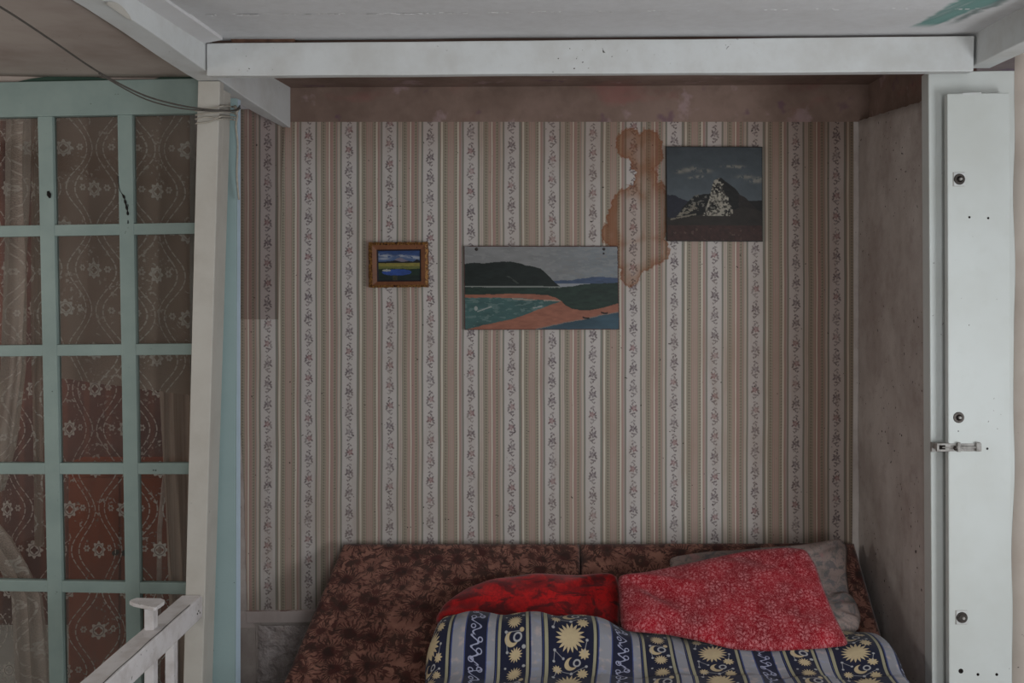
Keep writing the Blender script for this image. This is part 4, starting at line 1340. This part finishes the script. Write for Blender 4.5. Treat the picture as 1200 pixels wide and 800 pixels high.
t2 = empty('painting', tuple(P(837, 283, 4.34)), 'square dark painting of a white crag under a slate sky, beside the stain', 'painting')
q = [(780.5, 171.5), (893.5, 172), (893.8, 283), (781.5, 282.5)]
slab('board', q, 4.327, .017, M['edge_dark'], t2, bevel=.001)
img, rl = paint_rock(200, 200)
painting_surface('painted_surface', q, 4.3258, img, rl, t2, .34, .35)


def b_gilt():
    p = world_pos(); n = noise(p, 120, 3, .6); n2 = noise(p, 50, 3, .6)
    c = mix(sm(.35, .65, n), (150, 108, 58), (84, 50, 28)); c = mix(sm(.6, .68, n2), c, (52, 26, 18))
    return {'c': c, 'bump': n, 'bs': .8, 'bd': .003, 'rough': .5, 'metal': .35}
M['gilt'] = mat('chipped_gilt', b_gilt)
M['frame_wood'] = painted('orange_brown_frame', (124, 80, 54), (98, 60, 40), (52, 28, 18), amt=.7, sc_=30, chips=.5)
M['black_slip'] = mat('dark_slip', lambda: {'c': (34, 26, 34)})
t3 = empty('framed_picture', tuple(P(467, 337, 4.34)), 'small framed landscape of blue lake in a chipped orange gilt frame', 'picture')


def moulding(name, quad_out, quad_in, d_out, d_in, m, parent, back=4.345, nper=1, jit=0):
    O = []; I_ = []
    for k in range(4):
        a_, b_ = quad_out[k], quad_out[(k + 1) % 4]; c_, e_ = quad_in[k], quad_in[(k + 1) % 4]
        for s in range(nper):
            t_ = s / nper
            jj = random.Random(k * 99 + s).uniform(-jit, jit) if s else 0
            O.append((a_[0] + (b_[0] - a_[0]) * t_ + (jj if k % 2 else 0), a_[1] + (b_[1] - a_[1]) * t_ + (jj if k % 2 == 0 else 0)))
            I_.append((c_[0] + (e_[0] - c_[0]) * t_, c_[1] + (e_[1] - c_[1]) * t_))
    n = len(O); vv = [P(x, y, d_out) for x, y in O] + [P(x, y, d_in) for x, y in I_]
    vv += [Vector((p.x, back, p.z)) for p in vv[:n]] + [Vector((p.x, back, p.z)) for p in vv[n:2 * n]]
    ff = []
    for k in range(n):
        k2 = (k + 1) % n
        ff += [(k, k2, n + k2, n + k), (k, 2 * n + k, 2 * n + k2, k2), (n + k, n + k2, 3 * n + k2, 3 * n + k), (2 * n + k, 3 * n + k, 3 * n + k2, 2 * n + k2)]
    return mesh_obj(name, vv, ff, m, parent)


sq = lambda x0, y0, x1, y1: [(x0, y0), (x1, y0 - (0.6)), (x1 + .4, y1), (x0 + .6, y1 + .3)]
moulding('gilt_edge', sq(431.8, 284.0, 501.2, 336.6), sq(436.0, 287.2, 498.0, 333.6), 4.318, 4.314, M['gilt'], t3, nper=26, jit=.45)
moulding('frame_rail', sq(436.0, 287.2, 498.0, 333.6), sq(441.2, 292.4, 493.2, 329.6), 4.315, 4.322, M['frame_wood'], t3, nper=1)
moulding('dark_slip', sq(441.2, 292.4, 493.2, 329.6), sq(443.2, 294.2, 491.8, 328.2), 4.323, 4.325, M['black_slip'], t3, nper=1)
img, rl = paint_small(80, 110)
painting_surface('painted_surface', sq(443.0, 294.0, 492.0, 328.4), 4.327, img, rl, t3, .5, .15)

# ------------------------------------------------------------------ sofa bed
sf = empty('sofa_bed', (.15, 3.9, 0), 'brown and rust floral sofa bed against the papered wall', 'sofa bed')


def slanted_pad(name, tl, tr, br_, bl, thick, m, parent, nu=60, nv=40, uoff=0.0, puff=.012):
    """padded panel from 4 front corners (world)"""
    tl, tr, br_, bl = map(np.array, (tl, tr, br_, bl))
    nrm = np.cross(tr - tl, bl - tl); nrm = nrm / np.linalg.norm(nrm)
    if nrm[2] < 0: nrm = -nrm
    su = np.linspace(0, 1, nu); sv = np.linspace(0, 1, nv)
    pts = []; uvs = []
    w_ = np.linalg.norm(tr - tl); h_ = np.linalg.norm(bl - tl)
    rad = .022
    us = np.concatenate([[0, 0, 0], su, [1, 1, 1]]); du = np.concatenate([[1, .5, .15], np.zeros(nu), [.15, .5, 1]])
    vs_ = np.concatenate([[0, 0, 0], sv, [1, 1, 1]]); dv = np.concatenate([[1, .5, .15], np.zeros(nv), [.15, .5, 1]])
    arr = np.zeros((len(vs_), len(us), 3)); uv = np.zeros((len(vs_), len(us), 2))
    for i, v_ in enumerate(vs_):
        for j, u in enumerate(us):
            base = (tl * (1 - u) + tr * u) * (1 - v_) + (bl * (1 - u) + br_ * u) * v_
            e = min(min(u, 1 - u) * w_, min(v_, 1 - v_) * h_)
            rd = -rad * (1 - math.sqrt(max(0, 1 - (1 - min(1, e / rad)) ** 2)))
            off = rd + puff * math.sin(math.pi * u) ** .5 * math.sin(math.pi * v_) ** .5 + .003 * mnoise.noise(Vector((u * 9 * w_, v_ * 9 * h_, uoff)))
            drop = -max(du[j], dv[i]) * (thick - rad) if max(du[j], dv[i]) > 0 else 0
            arr[i, j] = base + nrm * (off + drop)
            uv[i, j] = (uoff + u * w_ + (bl - tl)[0] * v_ + (du[j] * .05 * (1 if u > .5 else -1)), v_ * h_)
    return grid_obj(name, arr, m, parent, uv=uv)


TLp = P(402, 634, 4.275); SE = P(680, 633.5, 4.275); TR_ = P(1000, 628, 4.275)
BL_ = P(330, 800, 3.75)
def down(p, x_add=0.0, ext=1.25):
    dz = BL_.z - TLp.z; dy = BL_.y - TLp.y
    return Vector((p.x + x_add * ext, p.y + dy * ext, p.z + dz * ext))
TRw = Vector((1.27, TLp.y, TLp.z + .004))
SEw = Vector((SE.x, TLp.y, TLp.z))
slanted_pad('backrest_cushion', TLp, SEw - Vector((.003, 0, 0)), down(SEw) - Vector((.003, 0, 0)), down(TLp, BL_.x - TLp.x), .10, M['sofa'], sf, nu=90, nv=50)
slanted_pad('backrest_cushion', SEw + Vector((.0015, 0, 0)), TRw, down(TRw), down(SEw) + Vector((.0015, 0, 0)), .10, M['sofa'], sf, nu=90, nv=50, uoff=2.0)
box('base', -1.0, 1.27, 2.72, 4.20, .02, .145, M['darkwood'], sf, bevel=.01)
slanted_pad('seat_cushion', (-1.02, 3.62, .235), (1.26, 3.62, .235), (1.26, 2.70, .235), (-1.02, 2.70, .235), .095, M['sofa'], sf, nu=80, nv=40, uoff=5.0, puff=.008)

mt = box('mattress', -.36, 1.08, 2.76, 3.56, .232, .385, M['mattress'], None, bevel=.03)
tag(mt, 'dark folded mattress on the sofa bed beneath the navy quilt', 'mattress')


# ------------------------------------------------------------------ cushions and pillows
def pillow(name, outline, depth_fn, thick, m, label, cat='cushion', group=None, nr=26, wr=.004, seed=0, uvs=1.0, back_fac=.8, parent=None, uvo=0.0, fold=None):
    """outline: closed list of px points; depth_fn(px,py)->distance. Two bulging sheets meeting at a seam."""
    # resample closed smooth outline
    pts = [Vector((a_, b_, 0)) for a_, b_ in outline]; n = len(pts); ring_ = []
    for i in range(n):
        p0, p1, p2, p3 = pts[i - 1], pts[i], pts[(i + 1) % n], pts[(i + 2) % n]
        for k in range(8):
            t_ = k / 8
            ring_.append(.5 * ((2 * p1) + (p2 - p0) * t_ * .8 + (2 * p0 * .8 - 4.2 * p1 + 3.4 * p2 - .8 * p3 * 1.0) * t_ * t_ + 0 * p1) if False else p1.lerp(p2, t_) + ((p2 - p1) - (p1 - p0)) * 0)
    # light smoothing of the polyline
    for it in range(3):
        ring_ = [(ring_[i - 1] + ring_[i] * 2 + ring_[(i + 1) % len(ring_)]) / 4 for i in range(len(ring_))]
    N = len(ring_)
    c2 = sum(ring_, Vector()) / N
    W3 = [P(q_.x, q_.y, depth_fn(q_.x, q_.y)) for q_ in ring_]
    c3 = P(c2.x, c2.y, depth_fn(c2.x, c2.y))
    nrm = Vector()
    for i in range(N): nrm += (W3[i] - c3).cross(W3[(i + 1) % N] - c3)
    nrm.normalize()
    if nrm.y > 0: nrm = -nrm
    ax = (P(c2.x + 10, c2.y, depth_fn(c2.x + 10, c2.y)) - P(c2.x, c2.y, depth_fn(c2.x, c2.y))).normalized()
    ay = nrm.cross(ax)
    verts = []; uv = []
    for side in (1, -1):
        for r_ in range(nr + 1):
            s = 1 - r_ / nr                      # 1 at rim, 0 centre
            for i in range(N):
                p = c3.lerp(W3[i], s)
                hgt = thick * (max(0, 1 - s ** 2.6)) ** .5
                wv = mnoise.noise(Vector((p.x * 7 + seed, p.y * 7, p.z * 7))) * wr * (1 if s < .98 else 0)
                wv += mnoise.noise(Vector((p.x * 22 + seed, p.y * 22, p.z * 22))) * wr * .3 * min(1, hgt / max(thick, 1e-6) * 1.3)
                crease = wr * 1.6 * math.cos(i / N * 2 * math.pi * 9 + seed) * s ** 6 * (1 - s) * 6
                off = (hgt + wv + crease) * (1 if side > 0 else -back_fac)
                if fold and side > 0: off += fold(p.x / p.y * F + VX, VY - (p.z - EYE) / p.y * F) * min(1, (1 - s) * 6)
                if s == 1: off = 0
                q_ = p + nrm * off
                verts.append(q_)
                d_ = p - c3
                uv.append((d_.dot(ax) * uvs + side * 1.5 + uvo, d_.dot(ay) * uvs))
    faces = []
    for sd in (0, 1):
        o = sd * (nr + 1) * N
        for r_ in range(nr):
            for i in range(N):
                a_ = o + r_ * N + i; b_ = o + r_ * N + (i + 1) % N
                f_ = (a_, b_, b_ + N, a_ + N)
                faces.append(f_ if sd == 0 else f_[::-1])
    me = bpy.data.meshes.new(name)
    loc = Vector((c3.x, c3.y, min(v_.z for v_ in verts)))
    me.from_pydata([tuple(v_ - loc) for v_ in verts], [], faces)
    l = me.uv_layers.new(name='UVMap')
    for lp in me.loops: l.data[lp.index].uv = uv[lp.vertex_index]
    bm = bmesh.new(); bm.from_mesh(me)
    bmesh.ops.remove_doubles(bm, verts=bm.verts, dist=1e-5)
    bmesh.ops.recalc_face_normals(bm, faces=bm.faces)
    bm.to_mesh(me); bm.free()
    for p in me.polygons: p.use_smooth = True
    me.materials.append(m)
    o = bpy.data.objects.new(name, me); COL.objects.link(o)
    o.location = loc - root_of(parent); o.parent = parent
    if parent is None: tag(o, label, cat, group)
    # piped seam
    return o, W3


# grey pillows against the wall corner
pillow('pillow', [(784, 652), (850, 645), (920, 641), (985, 631), (993, 640), (992, 668), (996, 700), (985, 712), (900, 720), (800, 705), (787, 675)],
       lambda x, y: 4.13 - (y - 632) * .0022 - (x - 780) * .0001, .055, M['greyp'], 'faded grey floral pillow, the upper one in the corner behind the red print cushion', 'pillow', wr=.012, seed=3, back_fac=.35)
pillow('pillow', [(880, 702), (940, 700), (985, 694), (1003, 704), (1009, 722), (1006, 738), (985, 745), (900, 745), (870, 730)],
       lambda x, y: 3.98 - (y - 695) * .004, .045, M['greyp'], 'crumpled grey pillow end wedged under the upper pillow by the wall', 'pillow', wr=.014, seed=9, back_fac=.8, uvo=.4)
# crimson rose cushion
pillow('cushion', [(520, 708), (545, 690), (580, 679), (620, 674), (680, 674.5), (722, 673), (727, 690), (726, 715), (727, 760), (640, 765), (560, 762), (520, 748), (510, 725)],
       lambda x, y: 4.02 - (y - 674) * .0030, .055, M['rose'], 'dark crimson rose-patterned cushion at the left of the red print one', wr=.006, seed=5, back_fac=.6)
# red print cushion, nearer and larger
pillow('cushion', [(724, 674), (752, 671), (790, 664), (835, 654), (880, 645), (925, 642), (945, 644), (956, 662), (966, 692), (980, 725), (996, 756), (960, 760), (900, 763), (860, 761), (820, 751), (780, 743), (728, 739), (726, 706)],
       lambda x, y: 3.93 - (y - 643) * .0034, .042, M['redfloral'], 'large red cushion with small white floral print lying on the quilt', wr=.006, seed=12, back_fac=.5,
       fold=lambda x, y: -.020 * math.exp(-((y - 682 - (x - 740) * .62) / 7) ** 2) * math.exp(-((x - 765) / 30) ** 2) + .012 * math.exp(-((y - 696 - (x - 740) * .62) / 9) ** 2) * math.exp(-((x - 765) / 34) ** 2)
       - .010 * math.exp(-((y - 655 - (x - 860) * .25) / 8) ** 2) * math.exp(-((x - 880) / 50) ** 2))

# ------------------------------------------------------------------ quilt
def prof_x(s):
    """s: arclength from left top edge. returns (x, drop)"""
    x0, x1, r = -.415, 1.165, .075
    if s < 0:
        s = -s; a_ = min(s / r, math.pi / 2)
        return x0 - math.sin(a_) * r * .6, (1 - math.cos(a_)) * r + max(0, s - r * math.pi / 2)
    L_ = x1 - x0
    if s > L_:
        s -= L_; a_ = min(s / r, math.pi / 2)
        return x1 + math.sin(a_) * r * .6, (1 - math.cos(a_)) * r + max(0, s - r * math.pi / 2)
    return x0 + s, 0.0


PR = [(3.86, .36), (3.82, .42), (3.76, .490), (3.70, .528), (3.64, .550), (3.58, .552), (3.535, .528), (3.49, .480), (3.45, .440), (3.40, .418), (3.30, .412), (3.10, .408), (2.90, .402), (2.76, .396), (2.71, .37), (2.685, .32), (2.68, .20)]
al = [0]
for i in range(1, len(PR)): al.append(al[-1] + math.hypot(PR[i][0] - PR[i - 1][0], PR[i][1] - PR[i - 1][1]))
NU, NV = 420, 220
ss = np.linspace(-.24, 1.53 + .20, NU); tt = np.linspace(0, al[-1], NV)
pts = np.zeros((NV, NU, 3)); uv = np.zeros((NV, NU, 2))
DY = np.interp(tt, al, [p_[0] for p_ in PR]); DZ = np.interp(tt, al, [p_[1] for p_ in PR])
ker = np.array([1, 2, 3, 4, 3, 2, 1]) / 16
DY[3:-3] = np.convolve(DY, ker, 'same')[3:-3]; DZ[3:-3] = np.convolve(DZ, ker, 'same')[3:-3]
for j, s in enumerate(ss):
    x, drop = prof_x(s)
    crest = np.interp(x, [-.45, -.30, -.05, .10, .22, .45, 1.0, 1.15], [.535, .555, .557, .543, .505, .455, .47, .47])
    for i in range(NV):
        y, z = DY[i], DZ[i]
        z0 = .41
        if z > z0 and y > 3.40: z = z0 + (z - z0) * (crest - z0) / (.552 - z0)
        n1 = mnoise.noise(Vector((x * 5.0, y * 1.6, 2)))
        n2 = mnoise.noise(Vector((x * 14, y * 5.0, 6)))
        n3 = mnoise.noise(Vector((x * 2.0, y * 7.0, 12)))
        z += (n1 * .014 + n2 * .005) * min(1, 1.0) + .006 * math.sin(x * 26 + y * 3)
        z -= drop * (1 if z > .2 else .3)
        zz = max(z, .15)
        xx = x + .006 * n3 + .012 * mnoise.noise(Vector((x * 3, y * 4.5, 20))) + (.018 * mnoise.noise(Vector((y * 5, z * 5, 3))) if drop > .02 else 0)
        pts[i, j] = (xx, y + .006 * n2, zz)
        uv[i, j] = (s + .010 * n3, tt[i])
uv[..., 0] -= (.124)          # first scroll stripe centre at x=-.291
ql = grid_obj('quilt', pts, M['quilt'], None, uv=uv, solid=.012)
tag(ql, 'navy quilt with suns, moons and pale stripes heaped over the bed', 'quilt')
